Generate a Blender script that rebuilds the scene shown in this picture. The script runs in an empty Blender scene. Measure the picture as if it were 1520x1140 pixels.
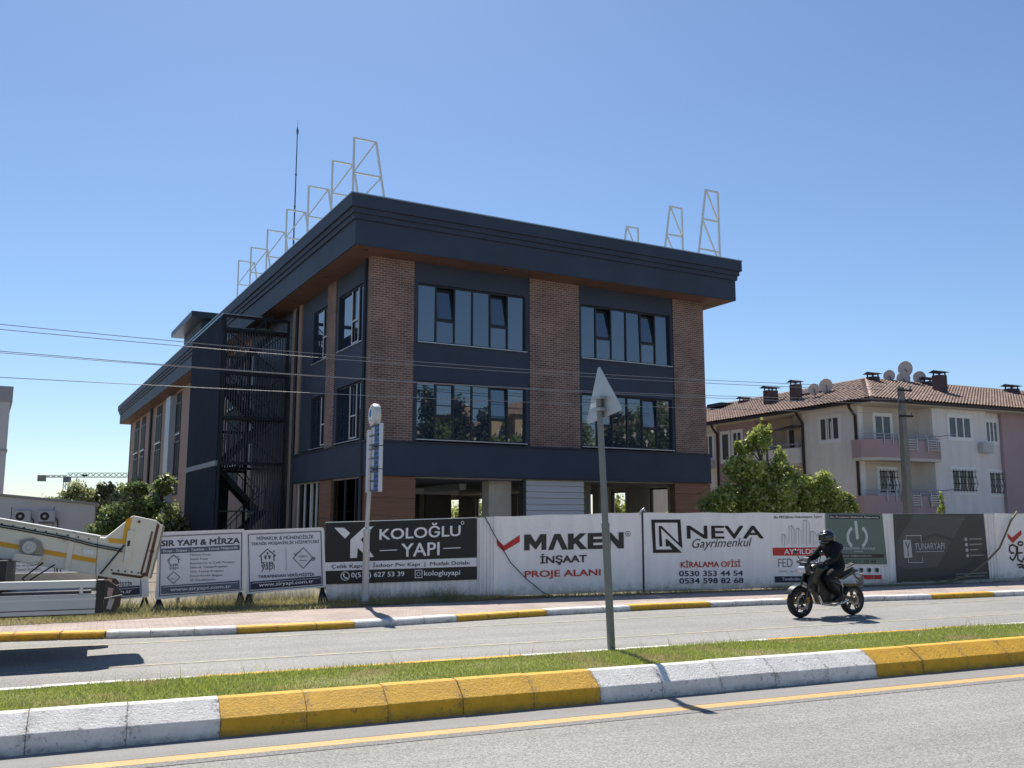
import bpy, math, random
import numpy as np
from mathutils import Vector, Matrix
R = math.radians
random.seed(7)
RNG = np.random.default_rng(7)
scn = bpy.context.scene
COL = scn.collection

# ------------------------------------------------------------------ camera, sky, sun, exposure
cam_d = bpy.data.cameras.new('camera')
cam = bpy.data.objects.new('camera', cam_d); COL.objects.link(cam)
cam_d.sensor_width = 36.0; cam_d.lens = 36.0 * 1366.0 / 1520.0
cam_d.clip_start = 0.1; cam_d.clip_end = 3000
cam.location = (0, 0, 1.9)
cam.rotation_euler = (R(90 + 8.31), 0, R(-23.7))
scn.camera = cam

SUN_EL, SUN_AZ = 52.5, 10.0          # degrees; azimuth from +Y towards +X
world = bpy.data.worlds.new('World'); scn.world = world; world.use_nodes = True
wn = world.node_tree.nodes; wl = world.node_tree.links
bg = wn['Background']
sky = wn.new('ShaderNodeTexSky'); sky.sky_type = 'NISHITA'; sky.sun_disc = False
sky.sun_elevation = R(SUN_EL); sky.sun_rotation = R(SUN_AZ)
sky.altitude = 100; sky.air_density = 1.0; sky.dust_density = 0.3; sky.ozone_density = 6.0
wl.new(sky.outputs[0], bg.inputs[0]); bg.inputs[1].default_value = 0.084
sun_d = bpy.data.lights.new('sun', 'SUN'); sun_d.energy = 4.7; sun_d.angle = R(0.53); sun_d.color = (1.0, 0.94, 0.85)
sun = bpy.data.objects.new('sun', sun_d); COL.objects.link(sun)
_d = Vector((math.sin(R(SUN_AZ)) * math.cos(R(SUN_EL)), math.cos(R(SUN_AZ)) * math.cos(R(SUN_EL)), math.sin(R(SUN_EL))))
sun.rotation_euler = _d.to_track_quat('Z', 'Y').to_euler()
scn.view_settings.view_transform = 'Standard'; scn.view_settings.look = 'None'
scn.view_settings.exposure = 0.58; scn.view_settings.gamma = 1.0; scn.view_settings.use_curve_mapping = False
scn.cycles.max_bounces = 8; scn.cycles.transparent_max_bounces = 12

# ------------------------------------------------------------------ materials
MATS = {}
def mat(name, base=(.5, .5, .5), rough=.6, metal=0.0, var=None, bump=None, ior=1.45, streak=None, coat=0, dirt=None, foot=None):
    """Principled material; var=(scale, amount) tone variation, bump=(scale, strength), dirt=(scale, colour, threshold)."""
    if name in MATS: return MATS[name]
    m = bpy.data.materials.new(name); m.use_nodes = True
    nt = m.node_tree; N = nt.nodes; L = nt.links; b = N['Principled BSDF']
    b.inputs['Base Color'].default_value = (*base, 1); b.inputs['Roughness'].default_value = rough
    b.inputs['Metallic'].default_value = metal; b.inputs['IOR'].default_value = ior
    if coat: b.inputs['Coat Weight'].default_value = coat; b.inputs['Coat Roughness'].default_value = .08
    tc = N.new('ShaderNodeTexCoord'); out = None
    if var or streak or dirt:
        src = tc.outputs['Object']
        col = None
        if var:
            n = N.new('ShaderNodeTexNoise'); n.inputs['Scale'].default_value = var[0]; n.inputs['Detail'].default_value = 6
            n.inputs['Roughness'].default_value = .65; L.new(src, n.inputs['Vector'])
            mr = N.new('ShaderNodeMapRange'); mr.inputs['From Min'].default_value = .28; mr.inputs['From Max'].default_value = .72
            mr.inputs['To Min'].default_value = 1 - var[1]; mr.inputs['To Max'].default_value = 1 + var[1]
            L.new(n.outputs['Fac'], mr.inputs['Value'])
            mx = N.new('ShaderNodeMix'); mx.data_type = 'RGBA'; mx.blend_type = 'MULTIPLY'; mx.inputs['Factor'].default_value = 1
            mx.inputs['A'].default_value = (*base, 1); L.new(mr.outputs[0], mx.inputs['B']); col = mx.outputs['Result']
        if streak:      # (vector scale, amount)
            mp = N.new('ShaderNodeMapping'); mp.inputs['Scale'].default_value = streak[0]; L.new(src, mp.inputs['Vector'])
            n = N.new('ShaderNodeTexNoise'); n.inputs['Scale'].default_value = 1; n.inputs['Detail'].default_value = 5; L.new(mp.outputs[0], n.inputs['Vector'])
            mr = N.new('ShaderNodeMapRange'); mr.inputs['From Min'].default_value = .3; mr.inputs['From Max'].default_value = .7
            mr.inputs['To Min'].default_value = 1 - streak[1]; mr.inputs['To Max'].default_value = 1 + streak[1] * .6
            L.new(n.outputs['Fac'], mr.inputs['Value'])
            mx = N.new('ShaderNodeMix'); mx.data_type = 'RGBA'; mx.blend_type = 'MULTIPLY'; mx.inputs['Factor'].default_value = 1
            if col: L.new(col, mx.inputs['A'])
            else: mx.inputs['A'].default_value = (*base, 1)
            L.new(mr.outputs[0], mx.inputs['B']); col = mx.outputs['Result']
        if dirt:        # (scale, colour, threshold, softness)
            n = N.new('ShaderNodeTexNoise'); n.inputs['Scale'].default_value = dirt[0]; n.inputs['Detail'].default_value = 9; n.inputs['Roughness'].default_value = .7
            L.new(src, n.inputs['Vector'])
            mr = N.new('ShaderNodeMapRange'); mr.inputs['From Min'].default_value = dirt[2]; mr.inputs['From Max'].default_value = dirt[2] + dirt[3]
            L.new(n.outputs['Fac'], mr.inputs['Value'])
            mx = N.new('ShaderNodeMix'); mx.data_type = 'RGBA'; L.new(mr.outputs[0], mx.inputs['Factor'])
            if col: L.new(col, mx.inputs['A'])
            else: mx.inputs['A'].default_value = (*base, 1)
            mx.inputs['B'].default_value = (*dirt[1], 1); col = mx.outputs['Result']
        if foot:        # (height, colour): splashed mud and dust along the bottom edge, broken up by noise
            sp = N.new('ShaderNodeSeparateXYZ'); L.new(src, sp.inputs[0]); n = N.new('ShaderNodeTexNoise'); n.inputs['Scale'].default_value = 5; n.inputs['Detail'].default_value = 8; n.inputs['Roughness'].default_value = .7; L.new(src, n.inputs['Vector'])
            h1 = N.new('ShaderNodeMapRange'); h1.inputs['From Max'].default_value = foot[0]; h1.inputs['To Min'].default_value = .42; h1.inputs['To Max'].default_value = -.2; L.new(sp.outputs[2], h1.inputs['Value'])
            ad = N.new('ShaderNodeMath'); L.new(h1.outputs[0], ad.inputs[0]); L.new(n.outputs['Fac'], ad.inputs[1])
            mr = N.new('ShaderNodeMapRange'); mr.inputs['From Min'].default_value = .55; mr.inputs['From Max'].default_value = .95; mr.inputs['To Max'].default_value = .75; L.new(ad.outputs[0], mr.inputs['Value'])
            mx = N.new('ShaderNodeMix'); mx.data_type = 'RGBA'; L.new(mr.outputs[0], mx.inputs['Factor']); L.new(col, mx.inputs['A']); mx.inputs['B'].default_value = (*foot[1], 1); col = mx.outputs['Result']
        L.new(col, b.inputs['Base Color'])
    if bump:
        n = N.new('ShaderNodeTexNoise'); n.inputs['Scale'].default_value = bump[0]; n.inputs['Detail'].default_value = 5
        L.new(tc.outputs['Object'], n.inputs['Vector'])
        bp = N.new('ShaderNodeBump'); bp.inputs['Strength'].default_value = bump[1]; bp.inputs['Distance'].default_value = .02
        L.new(n.outputs['Fac'], bp.inputs['Height']); L.new(bp.outputs[0], b.inputs['Normal'])
    MATS[name] = m
    return m

def brick_mat():
    m = bpy.data.materials.new('brick'); m.use_nodes = True
    nt = m.node_tree; N = nt.nodes; L = nt.links; b = N['Principled BSDF']; b.inputs['Roughness'].default_value = .85
    tc = N.new('ShaderNodeTexCoord'); sp = N.new('ShaderNodeSeparateXYZ'); L.new(tc.outputs['Object'], sp.inputs[0])
    ad = N.new('ShaderNodeMath'); L.new(sp.outputs[0], ad.inputs[0]); L.new(sp.outputs[1], ad.inputs[1])
    cb = N.new('ShaderNodeCombineXYZ'); L.new(ad.outputs[0], cb.inputs[0]); L.new(sp.outputs[2], cb.inputs[1])
    br = N.new('ShaderNodeTexBrick'); L.new(cb.outputs[0], br.inputs['Vector'])
    br.inputs['Color1'].default_value = (.165, .085, .066, 1); br.inputs['Color2'].default_value = (.255, .14, .112, 1)
    br.inputs['Mortar'].default_value = (.34, .29, .26, 1); br.inputs['Scale'].default_value = 1
    br.inputs['Brick Width'].default_value = .25; br.inputs['Row Height'].default_value = .088
    br.inputs['Mortar Size'].default_value = .012; br.inputs['Mortar Smooth'].default_value = .2; br.inputs['Bias'].default_value = -.1
    n = N.new('ShaderNodeTexNoise'); n.inputs['Scale'].default_value = .9; n.inputs['Detail'].default_value = 6; L.new(tc.outputs['Object'], n.inputs['Vector'])
    mr = N.new('ShaderNodeMapRange'); mr.inputs['From Min'].default_value = .3; mr.inputs['From Max'].default_value = .7; mr.inputs['To Min'].default_value = .74; mr.inputs['To Max'].default_value = 1.24
    L.new(n.outputs['Fac'], mr.inputs['Value'])
    mx = N.new('ShaderNodeMix'); mx.data_type = 'RGBA'; mx.blend_type = 'MULTIPLY'; mx.inputs['Factor'].default_value = 1
    L.new(br.outputs['Color'], mx.inputs['A']); L.new(mr.outputs[0], mx.inputs['B']); L.new(mx.outputs['Result'], b.inputs['Base Color'])
    bp = N.new('ShaderNodeBump'); bp.inputs['Strength'].default_value = .7; bp.inputs['Distance'].default_value = .012; bp.invert = True
    L.new(br.outputs['Fac'], bp.inputs['Height']); L.new(bp.outputs[0], b.inputs['Normal'])
    MATS['brick'] = m; return m

def paver_mat():
    m = bpy.data.materials.new('pavement'); m.use_nodes = True
    nt = m.node_tree; N = nt.nodes; L = nt.links; b = N['Principled BSDF']; b.inputs['Roughness'].default_value = .9
    tc = N.new('ShaderNodeTexCoord')
    br = N.new('ShaderNodeTexBrick'); L.new(tc.outputs['Object'], br.inputs['Vector'])
    br.inputs['Color1'].default_value = (.37, .29, .25, 1); br.inputs['Color2'].default_value = (.44, .36, .315, 1); br.inputs['Mortar'].default_value = (.2, .175, .15, 1)
    br.inputs['Scale'].default_value = 1; br.inputs['Brick Width'].default_value = .2; br.inputs['Row Height'].default_value = .1; br.inputs['Mortar Size'].default_value = .006
    n = N.new('ShaderNodeTexNoise'); n.inputs['Scale'].default_value = 1.3; n.inputs['Detail'].default_value = 7; L.new(tc.outputs['Object'], n.inputs['Vector'])
    mr = N.new('ShaderNodeMapRange'); mr.inputs['From Min'].default_value = .3; mr.inputs['From Max'].default_value = .7; mr.inputs['To Min'].default_value = .78; mr.inputs['To Max'].default_value = 1.15
    L.new(n.outputs['Fac'], mr.inputs['Value'])
    mx = N.new('ShaderNodeMix'); mx.data_type = 'RGBA'; mx.blend_type = 'MULTIPLY'; mx.inputs['Factor'].default_value = 1
    L.new(br.outputs['Color'], mx.inputs['A']); L.new(mr.outputs[0], mx.inputs['B']); L.new(mx.outputs['Result'], b.inputs['Base Color'])
    MATS['pavement'] = m; return m

def asphalt_mat():
    m = bpy.data.materials.new('asphalt'); m.use_nodes = True
    nt = m.node_tree; N = nt.nodes; L = nt.links; b = N['Principled BSDF']; b.inputs['Roughness'].default_value = .82
    tc = N.new('ShaderNodeTexCoord'); src = tc.outputs['Object']
    def noise(scale, det, vec=None, rough=.6):
        n = N.new('ShaderNodeTexNoise'); n.inputs['Scale'].default_value = scale; n.inputs['Detail'].default_value = det; n.inputs['Roughness'].default_value = rough
        if vec is not None:
            mp = N.new('ShaderNodeMapping'); mp.inputs['Scale'].default_value = vec; L.new(src, mp.inputs['Vector']); L.new(mp.outputs[0], n.inputs['Vector'])
        else: L.new(src, n.inputs['Vector'])
        return n.outputs['Fac']
    def rng(f, a, c, lo, hi):
        mr = N.new('ShaderNodeMapRange'); mr.inputs['From Min'].default_value = a; mr.inputs['From Max'].default_value = c
        mr.inputs['To Min'].default_value = lo; mr.inputs['To Max'].default_value = hi; L.new(f, mr.inputs['Value']); return mr.outputs[0]
    def mul(a, c):
        x = N.new('ShaderNodeMath'); x.operation = 'MULTIPLY'; L.new(a, x.inputs[0]); L.new(c, x.inputs[1]); return x.outputs[0]
    vor = N.new('ShaderNodeTexVoronoi'); vor.inputs['Scale'].default_value = 75; L.new(src, vor.inputs['Vector'])
    sepc = N.new('ShaderNodeSeparateColor'); L.new(vor.outputs['Color'], sepc.inputs[0])
    f = mul(rng(sepc.outputs[0], 0, 1, .62, 1.38), rng(noise(150, 4), .3, .7, .8, 1.2))
    f = mul(f, rng(noise(.45, 6), .3, .7, .89, 1.09))
    f = mul(f, rng(noise(1, 5, (.04, 1.9, 1)), .3, .7, .86, 1.1))
    f = mul(f, rng(noise(1, 6, (.22, 8, 1), .7), .35, .7, .93, 1.04))
    mx = N.new('ShaderNodeMix'); mx.data_type = 'RGBA'; mx.blend_type = 'MULTIPLY'; mx.inputs['Factor'].default_value = 1
    mx.inputs['A'].default_value = (.262, .253, .236, 1); L.new(f, mx.inputs['B']); L.new(mx.outputs['Result'], b.inputs['Base Color'])
    bp = N.new('ShaderNodeBump'); bp.inputs['Strength'].default_value = .5; bp.inputs['Distance'].default_value = .006
    L.new(vor.outputs['Distance'], bp.inputs['Height']); L.new(bp.outputs[0], b.inputs['Normal'])
    MATS['asphalt'] = m; return m

def leaf_mat(name, c1, c2, trans=.45, patch=None):
    m = bpy.data.materials.new(name); m.use_nodes = True
    nt = m.node_tree; N = nt.nodes; L = nt.links; N.remove(N['Principled BSDF']); out = N['Material Output']
    at = N.new('ShaderNodeAttribute'); at.attribute_name = 'lv'
    mx = N.new('ShaderNodeMix'); mx.data_type = 'RGBA'; mx.inputs['A'].default_value = (*c1, 1); mx.inputs['B'].default_value = (*c2, 1)
    L.new(at.outputs['Fac'], mx.inputs['Factor']); col = mx.outputs['Result']
    if patch:       # (scale, colour, threshold)
        tc = N.new('ShaderNodeTexCoord'); n = N.new('ShaderNodeTexNoise'); n.inputs['Scale'].default_value = patch[0]; n.inputs['Detail'].default_value = 4
        L.new(tc.outputs['Object'], n.inputs['Vector'])
        mr = N.new('ShaderNodeMapRange'); mr.inputs['From Min'].default_value = patch[2]; mr.inputs['From Max'].default_value = patch[2] + .14; L.new(n.outputs['Fac'], mr.inputs['Value'])
        m2 = N.new('ShaderNodeMix'); m2.data_type = 'RGBA'; L.new(mr.outputs[0], m2.inputs['Factor']); L.new(col, m2.inputs['A']); m2.inputs['B'].default_value = (*patch[1], 1); col = m2.outputs['Result']
    d = N.new('ShaderNodeBsdfDiffuse'); t = N.new('ShaderNodeBsdfTranslucent'); g = N.new('ShaderNodeBsdfGlossy'); g.inputs['Roughness'].default_value = .38
    g.inputs['Color'].default_value = (.6, .6, .6, 1)
    L.new(col, d.inputs['Color']); L.new(col, t.inputs['Color'])
    s1 = N.new('ShaderNodeMixShader'); s1.inputs[0].default_value = trans; L.new(d.outputs[0], s1.inputs[1]); L.new(t.outputs[0], s1.inputs[2])
    s2 = N.new('ShaderNodeMixShader'); s2.inputs[0].default_value = .10; L.new(s1.outputs[0], s2.inputs[1]); L.new(g.outputs[0], s2.inputs[2])
    L.new(s2.outputs[0], out.inputs['Surface']); MATS[name] = m; return m

def kerb_mat(name, col, ln=.76):
    m = bpy.data.materials.new(name); m.use_nodes = True
    nt = m.node_tree; N = nt.nodes; L = nt.links; b = N['Principled BSDF']; b.inputs['Roughness'].default_value = .7
    geo = N.new('ShaderNodeNewGeometry'); src = geo.outputs['Position']
    def noise(s, d, r=.65):
        n = N.new('ShaderNodeTexNoise'); n.inputs['Scale'].default_value = s; n.inputs['Detail'].default_value = d; n.inputs['Roughness'].default_value = r; L.new(src, n.inputs['Vector']); return n.outputs['Fac']
    def rng(f, a, c, lo, hi):
        mr = N.new('ShaderNodeMapRange'); mr.inputs['From Min'].default_value = a; mr.inputs['From Max'].default_value = c
        mr.inputs['To Min'].default_value = lo; mr.inputs['To Max'].default_value = hi; L.new(f, mr.inputs['Value']); return mr.outputs[0]
    mx = N.new('ShaderNodeMix'); mx.data_type = 'RGBA'; mx.blend_type = 'MULTIPLY'; mx.inputs['Factor'].default_value = 1; mx.inputs['A'].default_value = (*col, 1)
    L.new(rng(noise(5, 6), .3, .7, .82, 1.1), mx.inputs['B'])
    chip = N.new('ShaderNodeMix'); chip.data_type = 'RGBA'; L.new(mx.outputs['Result'], chip.inputs['A']); chip.inputs['B'].default_value = (.13, .11, .09, 1)
    a = rng(noise(19, 8, .75), .56, .63, 0, .8); c = rng(noise(2.6, 3), .42, .6, 0, 1)
    mu = N.new('ShaderNodeMath'); mu.operation = 'MULTIPLY'; L.new(a, mu.inputs[0]); L.new(c, mu.inputs[1]); L.new(mu.outputs[0], chip.inputs['Factor'])
    # cracked paint and dirt in the joints between stones, grime along the foot
    tc = N.new('ShaderNodeTexCoord'); sp = N.new('ShaderNodeSeparateXYZ'); L.new(tc.outputs['Object'], sp.inputs[0])
    def m2(op, a_, b_):
        x = N.new('ShaderNodeMath'); x.operation = op
        for i_, q in enumerate((a_, b_)):
            if isinstance(q, (int, float)): x.inputs[i_].default_value = q
            else: L.new(q, x.inputs[i_])
        return x.outputs[0]
    wob = rng(noise(9, 5), .3, .7, -.07, .07); xx = m2('ADD', sp.outputs[0], wob)
    near = m2('MINIMUM', xx, m2('SUBTRACT', ln, xx)); jn = m2('MULTIPLY', rng(near, .0, .055, 1, 0), rng(noise(30, 7, .8), .47, .58, 0, .85))
    foot = m2('MULTIPLY', rng(sp.outputs[2], .0, .07, 1, 0), rng(noise(7, 6), .38, .62, .1, .75))
    dm = N.new('ShaderNodeMix'); dm.data_type = 'RGBA'; L.new(m2('MAXIMUM', jn, foot), dm.inputs['Factor']); L.new(chip.outputs['Result'], dm.inputs['A']); dm.inputs['B'].default_value = (.15, .125, .095, 1)
    L.new(dm.outputs['Result'], b.inputs['Base Color'])
    bp = N.new('ShaderNodeBump'); bp.inputs['Strength'].default_value = .8; bp.inputs['Distance'].default_value = .018
    L.new(noise(36, 7, .75), bp.inputs['Height']); L.new(bp.outputs[0], b.inputs['Normal'])
    MATS[name] = m; return m

def clear_glass():
    m = bpy.data.materials.new('clear_glass'); m.use_nodes = True; nt = m.node_tree; N = nt.nodes; L = nt.links; N.remove(N['Principled BSDF'])
    t = N.new('ShaderNodeBsdfTransparent'); t.inputs[0].default_value = (.62, .66, .68, 1); g = N.new('ShaderNodeBsdfGlossy'); g.inputs['Roughness'].default_value = .02
    f = N.new('ShaderNodeFresnel'); f.inputs[0].default_value = 1.6; x = N.new('ShaderNodeMixShader')
    L.new(f.outputs[0], x.inputs[0]); L.new(t.outputs[0], x.inputs[1]); L.new(g.outputs[0], x.inputs[2]); L.new(x.outputs[0], N['Material Output'].inputs['Surface']); MATS['clear_glass'] = m; return m
clear_glass(); brick_mat(); paver_mat(); asphalt_mat()
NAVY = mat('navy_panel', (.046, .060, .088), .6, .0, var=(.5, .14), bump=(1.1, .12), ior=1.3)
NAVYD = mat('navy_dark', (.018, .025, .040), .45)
SOFFIT = mat('soffit_wood', (.175, .095, .072), .6, var=(1.2, .18))
COPING = mat('coping_metal', (.35, .40, .44), .35, .6)
GLASS = mat('window_glass', (.016, .030, .052), .015, 0, ior=2.5)
GLASSD = mat('dark_glass', (.01, .012, .016), .03, 0, ior=1.6)
FRAME = mat('dark_frame', (.018, .022, .03), .45)
ALU = mat('aluminium', (.55, .56, .57), .4, .7)
PLASTER = mat('rose_plaster', (.36, .255, .215), .9, var=(.6, .1))
BEIGE = mat('beige_plaster', (.62, .55, .46), .9, var=(1.5, .15))
WOOD = mat('wood_cladding', (.25, .115, .065), .6, streak=((.6, .6, 14), .25))
LOUVRE = mat('grey_louvre', (.57, .54, .52), .5)
CONC = mat('concrete', (.33, .32, .30), .9, var=(2, .18), bump=(30, .2))
DARKIN = mat('dark_interior', (.12, .11, .10), .9)
GLASSF = mat('far_dark_glass', (.012, .014, .018), .5, 0, ior=1.12)
STEELD = mat('dark_steel', (.016, .019, .028), .5, .2)
STEELW = mat('pale_painted_steel', (.72, .72, .67), .5, .2)
GALV = mat('galvanised_steel', (.36, .37, .37), .5, .55, var=(4, .12))
PAINTW = mat('white_sheet', (.84, .82, .79), .5, var=(.9, .06), streak=((6, 6, .7), .12), foot=(.4, (.42, .38, .32)))
PAINTW2 = mat('white_banner', (.90, .88, .85), .55, var=(1.1, .04), streak=((3.5, 3.5, .5), .07), bump=(2.6, .35), dirt=(1.7, (.66, .64, .60), .58, .25), foot=(.45, (.42, .38, .32)))
BLACK = mat('black_plastic', (.012, .012, .013), .45)
RUBBER = mat('rubber', (.014, .014, .015), .75)
CHROME = mat('bright_metal', (.62, .62, .62), .2, 1)
SOIL = mat('soil', (.19, .155, .105), .95, var=(1.5, .25), bump=(12, .5))
# ------------------------------------------------------------------ mesh helpers
class MB:
    def __init__(s): s.v = []; s.f = []
    def add(s, vs, fs):
        o = len(s.v); s.v += [tuple(p) for p in vs]; s.f += [tuple(i + o for i in f) for f in fs]; return s
    def hexa(s, p): return s.add(p, [(0, 3, 2, 1), (4, 5, 6, 7), (0, 1, 5, 4), (1, 2, 6, 5), (2, 3, 7, 6), (3, 0, 4, 7)])
    def box(s, x0, x1, y0, y1, z0, z1):
        return s.hexa([(x0, y0, z0), (x1, y0, z0), (x1, y1, z0), (x0, y1, z0), (x0, y0, z1), (x1, y0, z1), (x1, y1, z1), (x0, y1, z1)])
    def quad(s, a, b, c, d): return s.add([a, b, c, d], [(0, 1, 2, 3)])
    def prism(s, pts, axis, a, b):
        """2-D outline extruded along an axis ('x': pts=(y,z), 'y': pts=(x,z), 'z': pts=(x,y))."""
        def P(p, t): return {'x': (t, p[0], p[1]), 'y': (p[0], t, p[1]), 'z': (p[0], p[1], t)}[axis]
        n = len(pts); ar = sum(pts[i][0] * pts[(i + 1) % n][1] - pts[(i + 1) % n][0] * pts[i][1] for i in range(n))
        flip = (ar > 0) == (axis == 'y')
        vs = [P(p, a) for p in pts] + [P(p, b) for p in pts]
        fs = [tuple(range(n))[::-1], tuple(range(n, 2 * n))] + [(i, (i + 1) % n, n + (i + 1) % n, n + i) for i in range(n)]
        if flip: fs = [f[::-1] for f in fs]
        if b < a: fs = [f[::-1] for f in fs]
        return s.add(vs, fs)
    def tube(s, path, r, n=8, cap=True):
        path = [Vector(p) for p in path]; rs = r if isinstance(r, (list, tuple)) else [r] * len(path)
        o = len(s.v); up = None
        for i, p in enumerate(path):
            t = (path[min(i + 1, len(path) - 1)] - path[max(i - 1, 0)]).normalized()
            if up is None:
                up = Vector((0, 0, 1)) if abs(t.z) < .9 else Vector((1, 0, 0))
            a = t.cross(up).normalized(); b = a.cross(t).normalized(); up = b
            for k in range(n):
                q = 2 * math.pi * k / n
                s.v.append(tuple(p + (a * math.cos(q) + b * math.sin(q)) * rs[i]))
        for i in range(len(path) - 1):
            for k in range(n):
                s.f.append((o + i * n + k, o + i * n + (k + 1) % n, o + (i + 1) * n + (k + 1) % n, o + (i + 1) * n + k))
        if cap:
            s.f.append(tuple(o + k for k in range(n))[::-1]); s.f.append(tuple(o + (len(path) - 1) * n + k for k in range(n)))
        return s
    def bar(s, a, b, w, h=None):
        """square bar between two points"""
        a = Vector(a); b = Vector(b); t = (b - a).normalized(); h = h or w
        up = Vector((0, 0, 1)) if abs(t.z) < .95 else Vector((0, 1, 0))
        x = t.cross(up).normalized() * (w / 2); y = x.cross(t).normalized() * (h / 2)
        return s.hexa([a - x - y, a + x - y, a + x + y, a - x + y, b - x - y, b + x - y, b + x + y, b - x + y])
    def lathe(s, prof, c=(0, 0, 0), axis='z', n=24, a0=0, a1=360):
        full = abs(a1 - a0) >= 360; m = n if full else n + 1; o = len(s.v)
        for (r, h) in prof:
            for k in range(m):
                q = R(a0 + (a1 - a0) * k / n); x, y = r * math.cos(q), r * math.sin(q)
                p = {'z': (x, y, h), 'y': (x, h, y), 'x': (h, x, y)}[axis]
                s.v.append((p[0] + c[0], p[1] + c[1], p[2] + c[2]))
        for i in range(len(prof) - 1):
            for k in range(n):
                k2 = (k + 1) % m
                s.f.append((o + i * m + k, o + i * m + k2, o + (i + 1) * m + k2, o + (i + 1) * m + k))
        return s
    def sphere(s, c, r, n=16, m=10, zmin=-1):
        rr = r if isinstance(r, (tuple, list)) else (r, r, r); o = len(s.v)
        for i in range(m + 1):
            t = math.pi * i / m
            for k in range(n):
                q = 2 * math.pi * k / n
                s.v.append((c[0] + rr[0] * math.sin(t) * math.cos(q), c[1] + rr[1] * math.sin(t) * math.sin(q), c[2] + rr[2] * max(math.cos(t), zmin)))
        for i in range(m):
            for k in range(n):
                s.f.append((o + i * n + k, o + (i + 1) * n + k, o + (i + 1) * n + (k + 1) % n, o + i * n + (k + 1) % n))
        return s
    def mesh(s, name, m, smooth=None):
        me = bpy.data.meshes.new(name); me.from_pydata(s.v, [], s.f); me.update()
        if m: me.materials.append(MATS[m] if isinstance(m, str) else m)
        if smooth:
            me.polygons.foreach_set('use_smooth', [True] * len(me.polygons)); me.set_sharp_from_angle(angle=R(smooth))
        return me
    def build(s, name, m, parent=None, loc=None, rot=None, smooth=None, bevel=0):
        return link(name, s.mesh(name, m, smooth), parent, loc, rot, bevel)

def link(name, me, parent=None, loc=None, rot=None, bevel=0):
    o = bpy.data.objects.new(name, me); COL.objects.link(o)
    if parent: o.parent = parent
    if loc: o.location = loc
    if rot: o.rotation_euler = rot
    if bevel:
        b = o.modifiers.new('bevel', 'BEVEL'); b.width = bevel; b.segments = 2; b.limit_method = 'ANGLE'; b.angle_limit = R(40)
    return o
def tag(o, label=None, cat=None, group=None, kind=None):
    if label: o['label'] = label
    if cat: o['category'] = cat
    if group: o['group'] = group
    if kind: o['kind'] = kind
    return o
def empty(name, loc=(0, 0, 0), rz=0, label=None, cat=None, group=None):
    o = bpy.data.objects.new(name, None); COL.objects.link(o); o.location = loc; o.rotation_euler = (0, 0, rz); o.empty_display_size = .2
    return tag(o, label, cat, group)
def box(name, m, parent, x0, x1, y0, y1, z0, z1, bevel=0):
    return MB().box(x0, x1, y0, y1, z0, z1).build(name, m, parent, bevel=bevel)
def copy_tree(o, parent=None):
    c = o.copy(); COL.objects.link(c); c.parent = parent
    for ch in list(o.children): copy_tree(ch, c)
    return c
def np_mesh(name, verts, faces_n, attr, m):
    """verts (N,3) as consecutive polygons of faces_n corners, attr one value per polygon"""
    n = len(verts); k = n // faces_n
    me = bpy.data.meshes.new(name); me.vertices.add(n); me.vertices.foreach_set('co', verts.astype(np.float32).ravel())
    me.loops.add(n); me.loops.foreach_set('vertex_index', np.arange(n, dtype=np.int32))
    me.polygons.add(k); me.polygons.foreach_set('loop_start', np.arange(0, n, faces_n, dtype=np.int32))
    me.update(calc_edges=True)
    a = me.attributes.new('lv', 'FLOAT', 'POINT'); a.data.foreach_set('value', np.repeat(attr, faces_n).astype(np.float32))
    me.materials.append(MATS[m] if isinstance(m, str) else m); me.validate()
    return me

# lettering -------------------------------------------------------------
_TXT = {}
def text_geom(s, weight):
    key = (s, round(weight, 4))   # script lettering is slanted
    if key in _TXT: return _TXT[key]
    c = bpy.data.curves.new('txt', 'FONT'); c.body = s; c.size = 1; c.resolution_u = 3; c.offset = weight; c.fill_mode = 'FRONT'; c.shear = .32 if s == 'Gayrimenkul' else 0
    o = bpy.data.objects.new('txt', c); COL.objects.link(o)
    dg = bpy.context.evaluated_depsgraph_get()
    me = bpy.data.meshes.new_from_object(o.evaluated_get(dg))
    v = np.array([p.co[:2] for p in me.vertices]) if len(me.vertices) else np.zeros((0, 2)); f = [tuple(p.vertices) for p in me.polygons]
    bpy.data.objects.remove(o); bpy.data.curves.remove(c); bpy.data.meshes.remove(me)
    _TXT[key] = (v, f); return v, f
INK = dict(white=(.80, .80, .80), black=(.012, .012, .014), dark=(.035, .036, .035), red=(.55, .03, .028), red2=(.48, .035, .035), navy=(.012, .02, .055), grey=(.22, .21, .23),
           green=(.13, .185, .16), mint=(.55, .63, .59), char=(.058, .066, .062), char2=(.092, .10, .095), silver=(.46, .48, .47), ink=(.05, .06, .09), slate=(.10, .125, .17), teal=(.06, .10, .11),
           blue=(.03, .12, .42))
def ink(c): return mat('print_' + c, INK[c], .5, var=(3, .06))
def tri_poly(pts):
    from mathutils.geometry import tessellate_polygon
    return tessellate_polygon([[Vector((p[0], p[1], 0)) for p in pts]])
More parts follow.
